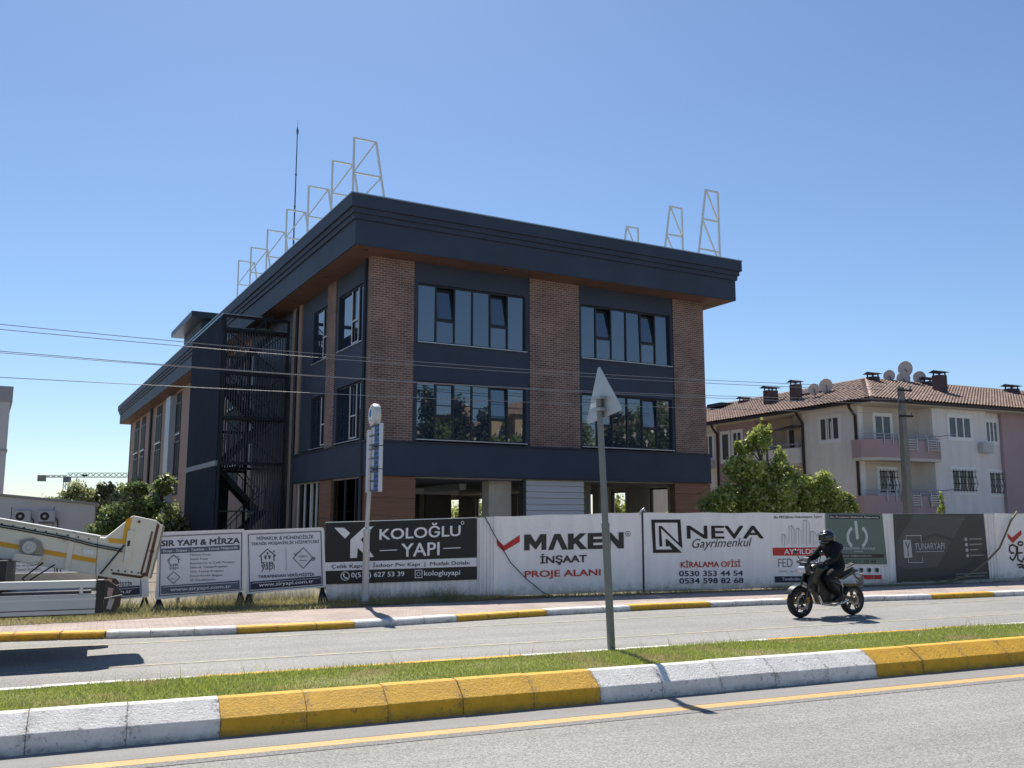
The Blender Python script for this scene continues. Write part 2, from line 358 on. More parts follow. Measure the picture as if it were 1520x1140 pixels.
def prints(items, parent, y0=-.004, prefix=''):
    """flat print on a board: local x along the board, z up, printed face towards -y; one mesh per print item"""
    for i, it in enumerate(items):
        y = y0 - .0009 * i
        if it[0] == 'T':
            _, s, col, u0, u1, v0, v1, h, w = it
            v, f = text_geom(s, 0.0)
            if not len(v): continue
            lo = v.min(0); hi = v.max(0); q = (v - lo) / (hi - lo); e = min(w, .03) * h * 1.6
            m = MB(); nm = 'lettering'
            for k_, (du, dv) in enumerate(((-e, -e * .6), (e, e * .6), (e, -e * .6), (-e, e * .6)) if w > .005 else ((0, 0),)):
                m.add([(u0 + a * (u1 - u0) + du, y - .00015 * k_, v0 + (v1 - v0) * a + (b - .5) * h + dv) for a, b in q], f)
        elif it[0] == 'P':
            _, col, pts = it
            vs = [(p[0], y, p[1]) for p in pts]; fs = []
            for t in tri_poly(pts):
                a, b, c = (pts[k] for k in t)
                cr = (b[0] - a[0]) * (c[1] - a[1]) - (b[1] - a[1]) * (c[0] - a[0])
                fs.append(tuple(t) if cr > 0 else tuple(t[::-1]))
            m = MB().add(vs, fs); nm = 'printed_shape'
        else:
            _, col, wd, pts = it; m = MB(); nm = 'printed_line'
            V = [Vector(q) for q in pts]; V = [q for i, q in enumerate(V) if i == 0 or (q - V[i - 1]).length > 1e-5]
            closed = len(V) > 3 and (V[0] - V[-1]).length < 1e-4
            if closed: V = V[:-1]
            n_ = len(V); vs = []
            for k in range(n_):
                d0 = (V[k] - V[k - 1]) if (k or closed) else (V[1] - V[0]); d1 = (V[(k + 1) % n_] - V[k]) if (k < n_ - 1 or closed) else (V[k] - V[k - 1])
                d0.normalize(); d1.normalize(); t = (d0 + d1); t = t.normalized() if t.length > 1e-6 else d0
                s_ = min(2.2, 1 / max(.3, abs(t.dot(d0)))); nn = Vector((-t.y, t.x)) * wd * .5 * s_; c_ = V[k].copy()
                if not closed and k == 0: c_ -= d1 * wd * .4
                if not closed and k == n_ - 1: c_ += d0 * wd * .4
                vs += [(c_.x - nn.x, y, c_.y - nn.y), (c_.x + nn.x, y, c_.y + nn.y)]
            m.add(vs, [(2 * k, (2 * k + 2) % (2 * n_), (2 * k + 3) % (2 * n_), 2 * k + 1) for k in range(n_ if closed else n_ - 1)])
        m.build(nm, ink(col), parent)

# foliage ---------------------------------------------------------------
def leaves(centers, radii, n, size, seed, up=.35, aspect=.62):
    g = np.random.default_rng(seed)
    centers = np.array(centers, float); radii = np.array(radii, float)
    if radii.ndim == 1: radii = np.repeat(radii[:, None], 3, 1)
    w = radii.prod(1) ** (2 / 3); idx = g.choice(len(centers), n, p=w / w.sum())
    d = g.normal(size=(n, 3)); d /= np.linalg.norm(d, axis=1)[:, None]
    rad = g.random(n) ** .42
    p = centers[idx] + d * radii[idx] * rad[:, None] * (1 + .18 * g.normal(size=n))[:, None]
    nrm = g.normal(size=(n, 3)) + d * .5; nrm[:, 2] += up * 2; nrm /= np.linalg.norm(nrm, axis=1)[:, None]
    t = np.cross(nrm, g.normal(size=(n, 3))); t /= np.linalg.norm(t, axis=1)[:, None]; b = np.cross(nrm, t)
    s = size * (.6 + .8 * g.random(n))[:, None]
    v = np.stack([p - t * s * .5, p + b * s * aspect * .5 - nrm * s * .08, p + t * s * .5, p - b * s * aspect * .5 - nrm * s * .08], 1).reshape(-1, 3)
    clump = g.random(len(centers))[idx]
    return v, np.clip(clump * .55 + g.random(n) * .55, 0, 1)
def tree(name, base, trunk_r, fork_z, clumps, n, size, m, label, group=None, seed=1, sub=7, spread=.62, subr=.5, cat='tree', bark='bark', up=.35):
    """clumps: (x,y,z,rx,ry,rz) relative to base; every clump is broken into sub clumps of leaves and gets a limb"""
    g = random.Random(seed)
    root = empty(name, base, 0, label, cat, group)
    cs, rs = [], []; tb = MB()
    top = Vector((g.uniform(-.1, .1), g.uniform(-.1, .1), fork_z))
    tb.tube([(0, 0, -.1), (trunk_r * .2, 0, fork_z * .5), top], [trunk_r * 1.15, trunk_r * .9, trunk_r * .75], 9)
    for (x, y, z, rx, ry, rz) in clumps:
        c = Vector((x, y, z)); mid = top.lerp(c, .55) + Vector((g.uniform(-.15, .15), g.uniform(-.15, .15), .12 * rz))
        tb.tube([top - Vector((0, 0, .1)), mid, c], [trunk_r * .55, trunk_r * .36, trunk_r * .16], 6)
        for k in range(sub):
            while True:
                d = Vector((g.uniform(-1, 1), g.uniform(-1, 1), g.uniform(-1, 1)))
                if .25 < d.length < 1: break
            q = Vector((x + d.x * rx * spread * 1.25, y + d.y * ry * spread * 1.25, z + d.z * rz * spread * 1.25)); f = g.uniform(.7, 1.25) * subr
            cs.append(q); rs.append((rx * f, ry * f, rz * f * .85))
            tb.tube([mid.lerp(c, .6), q], [trunk_r * .18, trunk_r * .07], 5)
    tb.build('trunk', bark, root, smooth=50)
    v, a = leaves(cs, rs, n, size, seed, up)
    link('crown', np_mesh('crown', v, 4, a, m), root)
    return root
mat('bark', (.11, .085, .06), .95, var=(6, .3), bump=(25, .5))
leaf_mat('leaf_bright', (.17, .22, .04), (.50, .56, .15), .55)
leaf_mat('leaf_dark', (.11, .155, .05), (.32, .38, .13), .52)
leaf_mat('leaf_pale', (.24, .28, .12), (.46, .50, .25), .58)
leaf_mat('leaf_deep', (.03, .05, .018), (.075, .10, .036), .35)
leaf_mat('grass_blade', (.19, .25, .038), (.47, .52, .12), .5, patch=(1.3, (.46, .38, .18), .56))
leaf_mat('weed_blade', (.30, .28, .11), (.52, .45, .21), .5, patch=(1.2, (.15, .20, .06), .52))

def blades(n, xr, yr, zfun, h, w, seed, clumpy=0.0):
    g = np.random.default_rng(seed)
    x = g.uniform(*xr, n); y = g.uniform(0, 1, n); y = yr(x)[0] + y * (yr(x)[1] - yr(x)[0])
    if clumpy:
        keep = (np.sin(x * 2.1 + np.sin(y * 3)) * np.sin(y * 2.7 + x * .6) + g.normal(size=n) * .6) > -clumpy
        x, y = x[keep], y[keep]; n = len(x)
    hh = h * (.5 + .9 * g.random(n)) * (1 + .5 * np.sin(x * 1.9) * np.sin(x * .7 + y * 2))
    a = g.uniform(0, 2 * np.pi, n); l = hh * g.uniform(.3, 1.5, n); a2 = g.uniform(0, 2 * np.pi, n)
    z = zfun(x, y)
    ww = w * (.6 + .8 * g.random(n))
    p0 = np.stack([x - np.cos(a) * ww, y - np.sin(a) * ww, z - .01], 1); p1 = np.stack([x + np.cos(a) * ww, y + np.sin(a) * ww, z - .01], 1)
    p2 = np.stack([x + np.cos(a2) * l, y + np.sin(a2) * l, z + hh], 1)
    return np.stack([p0, p1, p2], 1).reshape(-1, 3), g.random(n)
PRINT = {
 'kol': [
  ('P','black',[(-0.036,1.679),(3.35,1.785),(3.358,0.413),(-0.042,0.374)]),
  ('P','white',[(-0.035,0.835),(3.355,0.898),(3.356,0.703),(-0.035,0.656)]),
  ('P','white',[(0.137,1.579),(0.349,1.579),(0.485,1.46),(0.378,1.344)]),
  ('P','white',[(0.498,0.924),(0.494,1.319),(0.794,1.595),(0.997,1.606),(0.717,1.318),(1.018,0.944),(0.884,0.934),(0.656,1.142),(0.646,0.928)]),
  ('T','KOLOĞLU','white',1.133,2.968,1.469,1.547,0.316,0.012),
  ('T','YAPI','white',1.626,2.484,1.079,1.11,0.285,0.012),
  ('L','white',0.018,[(1.15,1.078),(1.522,1.089)]),
  ('L','white',0.018,[(2.578,1.112),(2.972,1.124)]),
  ('T','Çelik Kapı  |  İsdoor Pvc Kapı  |  Mutfak Dolabı','black',0.101,3.181,0.749,0.791,0.131,0.008),
  ('T','0(533) 627 53 39','white',0.531,1.696,0.545,0.551,0.135,0.012),
  ('T','kologluyapi','white',2.143,2.967,0.555,0.558,0.143,0.01),
  ('L','white',0.014,[(0.49,0.54),(0.487,0.512),(0.474,0.487),(0.455,0.468),(0.43,0.455),(0.402,0.451),(0.373,0.456),(0.348,0.47),(0.327,0.49),(0.314,0.515),(0.308,0.543),(0.312,0.571),(0.324,0.595),(0.344,0.615),(0.369,0.627),(0.397,0.631),(0.425,0.626),(0.451,0.613),(0.472,0.593),(0.485,0.568),(0.49,0.54)]),
  ('P','white',[(0.345,0.592),(0.374,0.603),(0.387,0.568),(0.376,0.55),(0.412,0.509),(0.435,0.52),(0.462,0.497),(0.442,0.474),(0.392,0.492),(0.355,0.539)]),
  ('L','white',0.014,[(1.939,0.635),(2.093,0.639),(2.095,0.478),(1.941,0.475),(1.939,0.635)]),
  ('L','white',0.012,[(2.057,0.556),(2.055,0.544),(2.05,0.534),(2.041,0.525),(2.03,0.52),(2.018,0.518),(2.005,0.52),(1.994,0.526),(1.985,0.535),(1.979,0.546),(1.977,0.558),(1.979,0.569),(1.984,0.58),(1.993,0.588),(2.004,0.594),(2.016,0.595),(2.029,0.593),(2.04,0.588),(2.049,0.579),(2.055,0.568),(2.057,0.556)]),
  ('L','white',0.012,[(3.047,1.681),(3.045,1.671),(3.041,1.661),(3.034,1.654),(3.025,1.649),(3.015,1.647),(3.005,1.649),(2.996,1.654),(2.989,1.661),(2.984,1.671),(2.983,1.681),(2.984,1.691),(2.989,1.701),(2.996,1.708),(3.005,1.713),(3.014,1.715),(3.024,1.713),(3.033,1.708),(3.04,1.701),(3.045,1.691),(3.047,1.681)]),
 ],
 'mak': [
  ('P','red',[(0.299,1.313),(0.479,1.16),(0.875,1.4),(0.874,1.241),(0.472,1.028),(0.316,1.171)]),
  ('P','dark',[(0.984,1.042),(0.984,1.408),(1.142,1.41),(1.269,1.232),(1.394,1.415),(1.547,1.417),(1.545,1.051),(1.419,1.049),(1.42,1.242),(1.275,1.054),(1.121,1.208),(1.12,1.044)]),
  ('P','dark',[(1.585,1.044),(1.751,1.419),(1.906,1.421),(2.099,1.05),(1.947,1.049),(1.822,1.295),(1.721,1.046)]),
  ('P','dark',[(2.099,1.05),(2.102,1.423),(2.251,1.425),(2.25,1.3),(2.415,1.43),(2.584,1.429),(2.382,1.271),(2.607,1.054),(2.421,1.053),(2.294,1.197),(2.249,1.167),(2.247,1.052)]),
  ('P','dark',[(2.614,1.054),(2.619,1.432),(3.052,1.439),(3.05,1.348),(2.766,1.344),(2.765,1.29),(3.024,1.294),(3.023,1.209),(2.764,1.205),(2.763,1.146),(3.061,1.149),(3.06,1.058)]),
  ('P','dark',[(3.085,1.058),(3.091,1.439),(3.241,1.442),(3.447,1.243),(3.45,1.447),(3.585,1.449),(3.584,1.064),(3.432,1.063),(3.231,1.267),(3.228,1.059)]),
  ('L','dark',0.012,[(3.77,1.41),(3.766,1.392),(3.756,1.376),(3.741,1.364),(3.723,1.356),(3.703,1.353),(3.682,1.356),(3.664,1.364),(3.65,1.377),(3.641,1.393),(3.638,1.411),(3.642,1.428),(3.652,1.444),(3.666,1.457),(3.685,1.465),(3.705,1.468),(3.725,1.465),(3.743,1.457),(3.758,1.444),(3.767,1.428),(3.77,1.41)]),
  ('T','R','dark',3.678,3.733,1.41,1.41,0.057,0.0),
  ('T','İNŞAAT','dark',1.391,2.576,0.824,0.845,0.259,0.02),
  ('T','PROJE ALANI','red2',0.999,2.941,0.482,0.487,0.19,0.018),
 ],
 'nev': [
  ('P','black',[(0.245,1.751),(1.074,1.754),(1.108,1.041),(0.513,1.538),(0.545,1.095),(0.458,1.096),(0.452,1.595),(0.533,1.595),(1.001,1.185),(0.986,1.674),(0.345,1.675),(0.361,1.024),(0.829,1.019),(0.715,1.131),(0.721,1.093),(0.64,1.094),(0.638,1.277),(0.682,1.277),(1.094,0.94),(0.279,0.941)]),
  ('T','NEVA','black',1.258,3.517,1.439,1.427,0.313,0.022),
  ('T','Gayrimenkul','dark',1.391,3.166,1.124,1.149,0.292,-0.004),
  ('T','KİRALAMA OFİSİ','red2',1.048,2.79,0.671,0.66,0.186,0.016),
  ('T','0530 353 44 54','navy',0.997,2.85,0.432,0.406,0.128,0.02),
  ('T','0534 598 82 68','navy',0.999,2.858,0.255,0.225,0.128,0.02),
 ],
 'ayy': [
  ('T','Bu PROJEnin Dekorasyon İşleri','dark',0.147,1.719,1.812,1.83,0.106,0.006),
  ('P','red',[(0.049,1.029),(1.853,1.019),(1.877,0.8),(0.054,0.829)]),
  ('T','AYYILDIZ','white',0.415,1.541,0.921,0.923,0.128,0.02),
  ('T','FED   YAPI','grey',0.207,1.524,0.638,0.639,0.219,0.0),
  ('T','SAN. ve TİC. LTD. ŞTİ.','grey',0.221,1.662,0.426,0.406,0.086,0.0),
  ('P','navy',[(0.07,0.305),(1.805,0.268),(1.814,0.107),(0.077,0.146)]),
  ('T','Tarafından Yapılmaktadır','white',0.312,1.724,0.219,0.188,0.098,0.004),
  ('L','grey',0.012,[(0.353,1.135),(0.372,1.36),(0.452,1.371),(0.443,1.076)]),
  ('L','grey',0.009,[(0.452,1.371),(0.519,1.284),(0.524,1.104)]),
  ('L','grey',0.012,[(0.581,1.133),(0.613,1.582),(0.698,1.593),(0.677,1.074)]),
  ('L','grey',0.009,[(0.698,1.593),(0.771,1.506),(0.764,1.102)]),
  ('L','grey',0.012,[(0.81,1.13),(0.839,1.514),(0.922,1.525),(0.903,1.071)]),
  ('L','grey',0.009,[(0.922,1.525),(0.991,1.437),(0.987,1.099)]),
  ('L','grey',0.012,[(1.045,1.128),(1.086,1.724),(1.193,1.736),(1.161,1.068)]),
  ('L','grey',0.009,[(1.193,1.736),(1.286,1.647),(1.268,1.096)]),
  ('L','grey',0.012,[(1.281,1.125),(1.307,1.433),(1.414,1.444),(1.398,1.065)]),
  ('L','grey',0.009,[(1.414,1.444),(1.507,1.355),(1.506,1.093)]),
  ('P','green',[(1.834,1.926),(3.851,1.915),(3.934,0.532),(1.841,0.582)]),
  ('P','dark',[(1.967,1.877),(3.757,1.861),(3.764,1.756),(1.971,1.772)]),
  ('T','Bu Projenin Elektrik İşlerinde','white',2.008,3.714,1.821,1.807,0.068,0.006),
  ('L','mint',0.1,[(2.881,1.671),(2.91,1.265)]),
  ('L','mint',0.09,[(2.681,1.058),(2.652,1.083),(2.627,1.111),(2.606,1.142),(2.59,1.175),(2.58,1.21),(2.574,1.246),(2.574,1.283),(2.579,1.319),(2.59,1.355),(2.605,1.39),(2.625,1.423),(2.65,1.454),(2.679,1.482),(2.712,1.506)]),
  ('L','mint',0.09,[(3.101,1.054),(3.134,1.078),(3.163,1.105),(3.189,1.136),(3.21,1.169),(3.225,1.204),(3.236,1.241),(3.242,1.278),(3.242,1.315),(3.236,1.351),(3.225,1.386),(3.209,1.42),(3.188,1.451),(3.163,1.479),(3.133,1.504)]),
  ('T','ÖZDEMİR ENERJİ','mint',2.245,3.53,0.985,0.969,0.084,0.01),
  ('L','mint',0.012,[(2.772,0.897),(3.072,0.893)]),
  ('P','dark',[(1.834,0.849),(3.818,0.811),(3.818,0.712),(1.84,0.749)]),
  ('T','Hizmet Sağlanmaktadır','mint',2.245,3.393,0.79,0.772,0.064,0.002),
  ('T','0532 511 10 44','dark',2.235,3.522,0.639,0.621,0.083,0.008),
  ('L','dark',0.012,[(2.757,0.41),(2.752,0.388),(2.737,0.368),(2.717,0.353),(2.691,0.344),(2.663,0.341),(2.636,0.345),(2.612,0.355),(2.593,0.372),(2.582,0.392),(2.579,0.414),(2.585,0.436),(2.599,0.455),(2.62,0.47),(2.645,0.48),(2.673,0.483),(2.7,0.479),(2.725,0.468),(2.743,0.452),(2.755,0.432),(2.757,0.41)]),
  ('L','dark',0.012,[(2.612,0.464),(2.724,0.358)]),
  ('P','dark',[(2.924,0.438),(2.991,0.461),(3.049,0.436),(3.04,0.37),(2.986,0.328),(2.935,0.372)]),
  ('P','dark',[(3.205,0.432),(3.273,0.455),(3.332,0.43),(3.322,0.363),(3.268,0.321),(3.216,0.366)]),
  ('P','dark',[(3.484,0.426),(3.552,0.45),(3.611,0.424),(3.601,0.357),(3.547,0.315),(3.494,0.36)]),
  ('P','red',[(2.977,0.268),(3.224,0.267),(3.216,0.158),(2.969,0.157)]),
  ('P','red',[(3.153,0.263),(3.401,0.263),(3.392,0.154),(3.145,0.152)]),
  ('P','red',[(3.436,0.257),(3.686,0.256),(3.677,0.146),(3.427,0.145)]),
 ],
 'tun': [
  ('P','char',[(0.377,1.903),(3.809,1.915),(3.871,-0.027),(0.366,-0.03)]),
  ('P','char2',[(1.138,1.899),(3.073,1.819),(1.858,0.429),(0.807,0.396),(0.407,0.484),(0.424,1.148)]),
  ('P','char',[(0.937,1.116),(1.868,1.38),(2.598,1.21),(2.478,1.129),(1.86,1.284),(1.041,1.075)]),
  ('P','silver',[(0.664,1.186),(0.942,1.183),(0.967,0.7),(0.671,0.692)]),
  ('T','Y','char',0.736,0.904,0.931,0.934,0.401,-0.01),
  ('L','silver',0.02,[(0.783,1.198),(0.784,1.305),(1.332,1.307),(1.328,1.139)]),
  ('L','silver',0.02,[(0.812,0.684),(0.814,0.569),(1.341,0.56),(1.342,0.708)]),
  ('T','TUNARYAPI','silver',1.071,2.187,1.002,1.011,0.179,-0.004),
  ('L','silver',0.016,[(1.102,0.856),(2.154,0.858)]),
  ('L','silver',0.05,[(3.061,1.184),(3.053,1.17),(3.035,1.161),(3.014,1.161),(2.998,1.17),(2.993,1.185),(3.001,1.199),(3.019,1.208),(3.04,1.208),(3.056,1.199),(3.061,1.184)]),
  ('L','silver',0.022,[(3.157,1.189),(3.635,1.196)]),
  ('L','silver',0.05,[(3.067,1.034),(3.059,1.02),(3.041,1.011),(3.02,1.011),(3.004,1.02),(2.999,1.035),(3.007,1.05),(3.025,1.059),(3.046,1.058),(3.062,1.049),(3.067,1.034)]),
  ('L','silver',0.022,[(3.159,1.039),(3.632,1.045)]),
  ('L','silver',0.05,[(3.074,0.879),(3.066,0.865),(3.048,0.856),(3.027,0.856),(3.01,0.866),(3.005,0.88),(3.013,0.895),(3.031,0.904),(3.052,0.903),(3.069,0.894),(3.074,0.879)]),
  ('L','silver',0.022,[(3.161,0.884),(3.481,0.891)]),
  ('L','silver',0.05,[(3.08,0.722),(3.072,0.707),(3.054,0.699),(3.033,0.699),(3.017,0.708),(3.012,0.723),(3.02,0.737),(3.038,0.746),(3.059,0.746),(3.075,0.737),(3.08,0.722)]),
  ('L','silver',0.022,[(3.163,0.726),(3.697,0.729)]),
  ('L','silver',0.012,[(2.523,0.212),(3.762,0.225)]),
  ('L','silver',0.012,[(2.528,0.143),(3.675,0.139)]),
 ],
 'end': [
  ('P','red2',[(0.958,1.345),(1.139,1.216),(1.53,1.436),(1.545,1.31),(1.151,1.058),(0.964,1.211)]),
  ('L','black',0.05,[(1.149,0.776),(1.061,0.767),(0.983,0.85),(1.011,0.973),(1.146,1.013),(1.285,0.949),(1.281,0.784),(1.193,0.641),(1.097,0.56),(1.014,0.603),(1.0,0.654)]),
  ('L','black',0.05,[(1.329,0.949),(1.303,0.577),(1.47,0.502),(1.573,0.635)]),
  ('L','black',0.05,[(1.28,0.774),(1.5,0.771)]),
  ('L','black',0.045,[(1.562,1.04),(1.556,1.024),(1.54,1.011),(1.517,1.0),(1.488,0.993),(1.457,0.991),(1.426,0.994),(1.399,1.001),(1.378,1.012),(1.366,1.026),(1.363,1.042),(1.369,1.057),(1.385,1.071),(1.408,1.082),(1.437,1.088),(1.468,1.091),(1.498,1.088),(1.526,1.08),(1.546,1.069),(1.559,1.055),(1.562,1.04)]),
  ('L','black',0.05,[(1.271,0.424),(1.418,0.435),(1.517,0.398)]),
  ('L','black',0.05,[(1.321,0.351),(1.454,0.365),(1.537,0.315)]),
 ],
 's1': [
  ('T','SIR YAPI & MİRZA','ink',-0.001,1.524,1.299,1.341,0.151,0.03),
  ('P','slate',[(0.0,1.179),(1.531,1.236),(1.539,1.13),(0.006,1.07)]),
  ('T','Proje - İnşaat - Taahhüt - Teknik Müşavirlik','white',0.046,1.492,1.126,1.184,0.074,0.006),
  ('T','Mimari Proje','ink',0.562,0.962,1.036,1.045,0.057,0.004),
  ('T','Statik Proje','ink',0.566,0.91,0.952,0.959,0.057,0.004),
  ('T','Betonarme ve Çelik Projeleri','ink',0.57,1.452,0.869,0.884,0.058,0.004),
  ('T','Elektrik Tesisat Projeleri','ink',0.574,1.3,0.785,0.796,0.057,0.004),
  ('T','Sıhhi Tesisat Projeleri','ink',0.578,1.229,0.701,0.71,0.057,0.004),
  ('T','Enerji Kimlik Belgesi','ink',0.582,1.209,0.618,0.625,0.057,0.004),
  ('T','3D Görselleştirme','ink',0.586,1.076,0.534,0.539,0.057,0.004),
  ('P','slate',[(0.038,0.443),(1.559,0.512),(1.566,0.337),(0.047,0.282)]),
  ('T','www.siryapi.com.tr','white',0.216,1.388,0.351,0.387,0.079,0.01),
  ('L','white',0.008,[(0.069,0.417),(1.532,0.472)]),
  ('L','ink',0.016,[(0.138,0.947),(0.244,1.044),(0.361,0.957),(0.341,0.948),(0.344,0.891)]),
  ('L','ink',0.016,[(0.158,0.951),(0.165,0.874)]),
  ('L','ink',0.012,[(0.324,1.012),(0.344,1.026)]),
  ('T','SIR','ink',0.177,0.346,0.842,0.852,0.048,0.01),
  ('T','yapı','ink',0.178,0.347,0.775,0.78,0.057,0),
  ('L','ink',0.012,[(0.145,0.6),(0.26,0.717),(0.385,0.604),(0.267,0.485),(0.145,0.6)]),
  ('T','MİRZA','ink',0.208,0.305,0.575,0.578,0.023,0.01),
  ('L','navy',0.014,[(-0.023,1.419),(1.561,1.48),(1.599,0.319),(0.016,0.248),(-0.023,1.419)]),
 ],
 's2': [
  ('T','MİMARLIK & MÜHENDİSLİK','ink',0.165,1.365,1.373,1.401,0.096,0.012),
  ('T','TEKNİK MÜŞAVİRLİK HİZMETLERİ','ink',0.051,1.481,1.252,1.287,0.096,0.012),
  ('L','ink',0.022,[(0.237,0.99),(0.39,1.141),(0.561,1.007),(0.55,0.989)]),
  ('L','ink',0.022,[(0.271,0.994),(0.283,0.883)]),
  ('L','ink',0.022,[(0.531,1.0),(0.541,0.893)]),
  ('L','ink',0.01,[(0.543,1.091),(0.539,1.08),(0.528,1.076),(0.517,1.08),(0.512,1.091),(0.516,1.102),(0.527,1.106),(0.538,1.102),(0.543,1.091)]),
  ('P','teal',[(0.397,1.087),(0.424,1.056),(0.399,1.022),(0.372,1.053)]),
  ('P','teal',[(0.349,0.927),(0.332,0.996),(0.384,1.026),(0.377,0.934)]),
  ('P','teal',[(0.426,0.933),(0.415,1.025),(0.469,1.001),(0.459,0.937)]),
  ('T','SIR','ink',0.274,0.552,0.837,0.839,0.076,0.02),
  ('T','yapı','ink',0.281,0.556,0.735,0.744,0.129,0.0),
  ('L','slate',0.008,[(0.777,1.166),(0.802,0.695)]),
  ('L','ink',0.014,[(0.937,0.942),(1.153,1.161),(1.355,0.947),(1.164,0.726),(0.937,0.942)]),
  ('L','ink',0.022,[(0.962,1.029),(0.989,1.003),(1.073,1.084)]),
  ('L','ink',0.022,[(1.21,0.779),(1.371,0.955),(1.404,0.931),(1.365,0.885)]),
  ('T','MİRZA','slate',1.064,1.243,0.98,0.988,0.065,0.0),
  ('T','MİMARLIK','ink',1.072,1.246,0.893,0.895,0.031,0.01),
  ('T','TARAFINDAN VERİLMİŞTİR','ink',0.218,1.398,0.58,0.596,0.096,0.012),
  ('P','navy',[(0.07,0.479),(1.543,0.556),(1.556,0.385),(0.077,0.313)]),
  ('T','www.siryapi.com.tr','white',0.245,1.387,0.393,0.441,0.089,0.01),
  ('L','white',0.008,[(0.103,0.447),(1.52,0.515)]),
  ('L','navy',0.014,[(-0.012,1.446),(1.514,1.503),(1.581,0.357),(0.06,0.279),(-0.012,1.446)]),
 ],
 's3': [
  ('T','SIR YAPI & MİRZA','ink',-0.006,1.307,1.283,1.322,0.14,0.03),
  ('P','slate',[(-0.003,1.171),(1.316,1.224),(1.325,1.126),(0.005,1.07)]),
  ('T','Proje - İnşaat - Taahhüt - Teknik Müşavirlik','white',0.038,1.284,1.122,1.176,0.069,0.006),
  ('T','Mimari Proje','ink',0.486,0.831,1.039,1.046,0.053,0.004),
  ('T','Statik Proje','ink',0.491,0.788,0.961,0.967,0.053,0.004),
  ('T','Betonarme ve Çelik Projeleri','ink',0.496,1.257,0.883,0.897,0.054,0.004),
  ('T','Elektrik Tesisat Projeleri','ink',0.502,1.128,0.805,0.816,0.053,0.004),
  ('T','Sıhhi Tesisat Projeleri','ink',0.507,1.069,0.727,0.736,0.053,0.004),
  ('T','Enerji Kimlik Belgesi','ink',0.513,1.053,0.65,0.657,0.053,0.004),
  ('T','3D Görselleştirme','ink',0.518,0.941,0.572,0.577,0.053,0.004),
  ('P','slate',[(0.048,0.486),(1.357,0.552),(1.368,0.39),(0.059,0.337)]),
  ('T','www.siryapi.com.tr','white',0.203,1.214,0.401,0.436,0.074,0.01),
  ('L','white',0.008,[(0.075,0.462),(1.335,0.515)]),
  ('L','ink',0.016,[(0.122,0.956),(0.211,1.046),(0.314,0.965),(0.297,0.956),(0.301,0.904)]),
  ('L','ink',0.016,[(0.139,0.959),(0.147,0.887)]),
  ('L','ink',0.012,[(0.281,1.016),(0.298,1.029)]),
  ('T','SIR','ink',0.158,0.303,0.858,0.867,0.045,0.01),
  ('T','yapı','ink',0.16,0.306,0.796,0.8,0.052,0),
  ('L','ink',0.012,[(0.136,0.633),(0.233,0.742),(0.343,0.637),(0.244,0.526),(0.136,0.633)]),
  ('T','MİRZA','ink',0.191,0.275,0.61,0.613,0.021,0.01),
  ('L','navy',0.014,[(-0.028,1.394),(1.336,1.45),(1.397,0.373),(0.033,0.306),(-0.028,1.394)]),
 ],
 's4': [
  ('T','MİMARLIK & MÜHENDİSLİK','ink',0.124,1.249,1.295,1.323,0.097,0.012),
  ('T','TEKNİK MÜŞAVİRLİK HİZMETLERİ','ink',0.021,1.36,1.172,1.206,0.098,0.012),
  ('L','ink',0.022,[(0.203,0.905),(0.342,1.058),(0.506,0.923),(0.496,0.904)]),
  ('L','ink',0.022,[(0.234,0.909),(0.248,0.796)]),
  ('L','ink',0.022,[(0.478,0.916),(0.49,0.806)]),
  ('L','ink',0.01,[(0.487,1.007),(0.483,0.996),(0.473,0.992),(0.463,0.997),(0.458,1.008),(0.461,1.019),(0.471,1.023),(0.482,1.019),(0.487,1.007)]),
  ('P','teal',[(0.35,1.004),(0.376,0.972),(0.354,0.938),(0.327,0.97)]),
  ('P','teal',[(0.31,0.841),(0.291,0.911),(0.339,0.941),(0.335,0.848)]),
  ('P','teal',[(0.381,0.847),(0.368,0.941),(0.42,0.917),(0.412,0.851)]),
  ('T','SIR','ink',0.241,0.502,0.75,0.751,0.077,0.02),
  ('T','yapı','ink',0.25,0.508,0.646,0.655,0.132,0.0),
  ('L','slate',0.008,[(0.704,1.084),(0.74,0.605)]),
  ('L','ink',0.014,[(0.86,0.856),(1.057,1.079),(1.252,0.861),(1.079,0.636),(0.86,0.856)]),
  ('L','ink',0.022,[(0.881,0.944),(0.908,0.918),(0.984,1.001)]),
  ('L','ink',0.022,[(1.12,0.69),(1.266,0.869),(1.298,0.844),(1.263,0.798)]),
  ('T','MİRZA','slate',0.978,1.145,0.895,0.903,0.066,0.0),
  ('T','MİMARLIK','ink',0.988,1.151,0.807,0.808,0.032,0.01),
  ('T','TARAFINDAN VERİLMİŞTİR','ink',0.196,1.301,0.488,0.504,0.097,0.012),
  ('P','navy',[(0.06,0.385),(1.438,0.464),(1.455,0.29),(0.07,0.216)]),
  ('T','www.siryapi.com.tr','white',0.226,1.295,0.298,0.347,0.09,0.01),
  ('L','white',0.008,[(0.091,0.353),(1.418,0.422)]),
  ('L','navy',0.014,[(-0.044,1.37),(1.386,1.425),(1.479,0.262),(0.056,0.182),(-0.044,1.37)]),
 ],
}
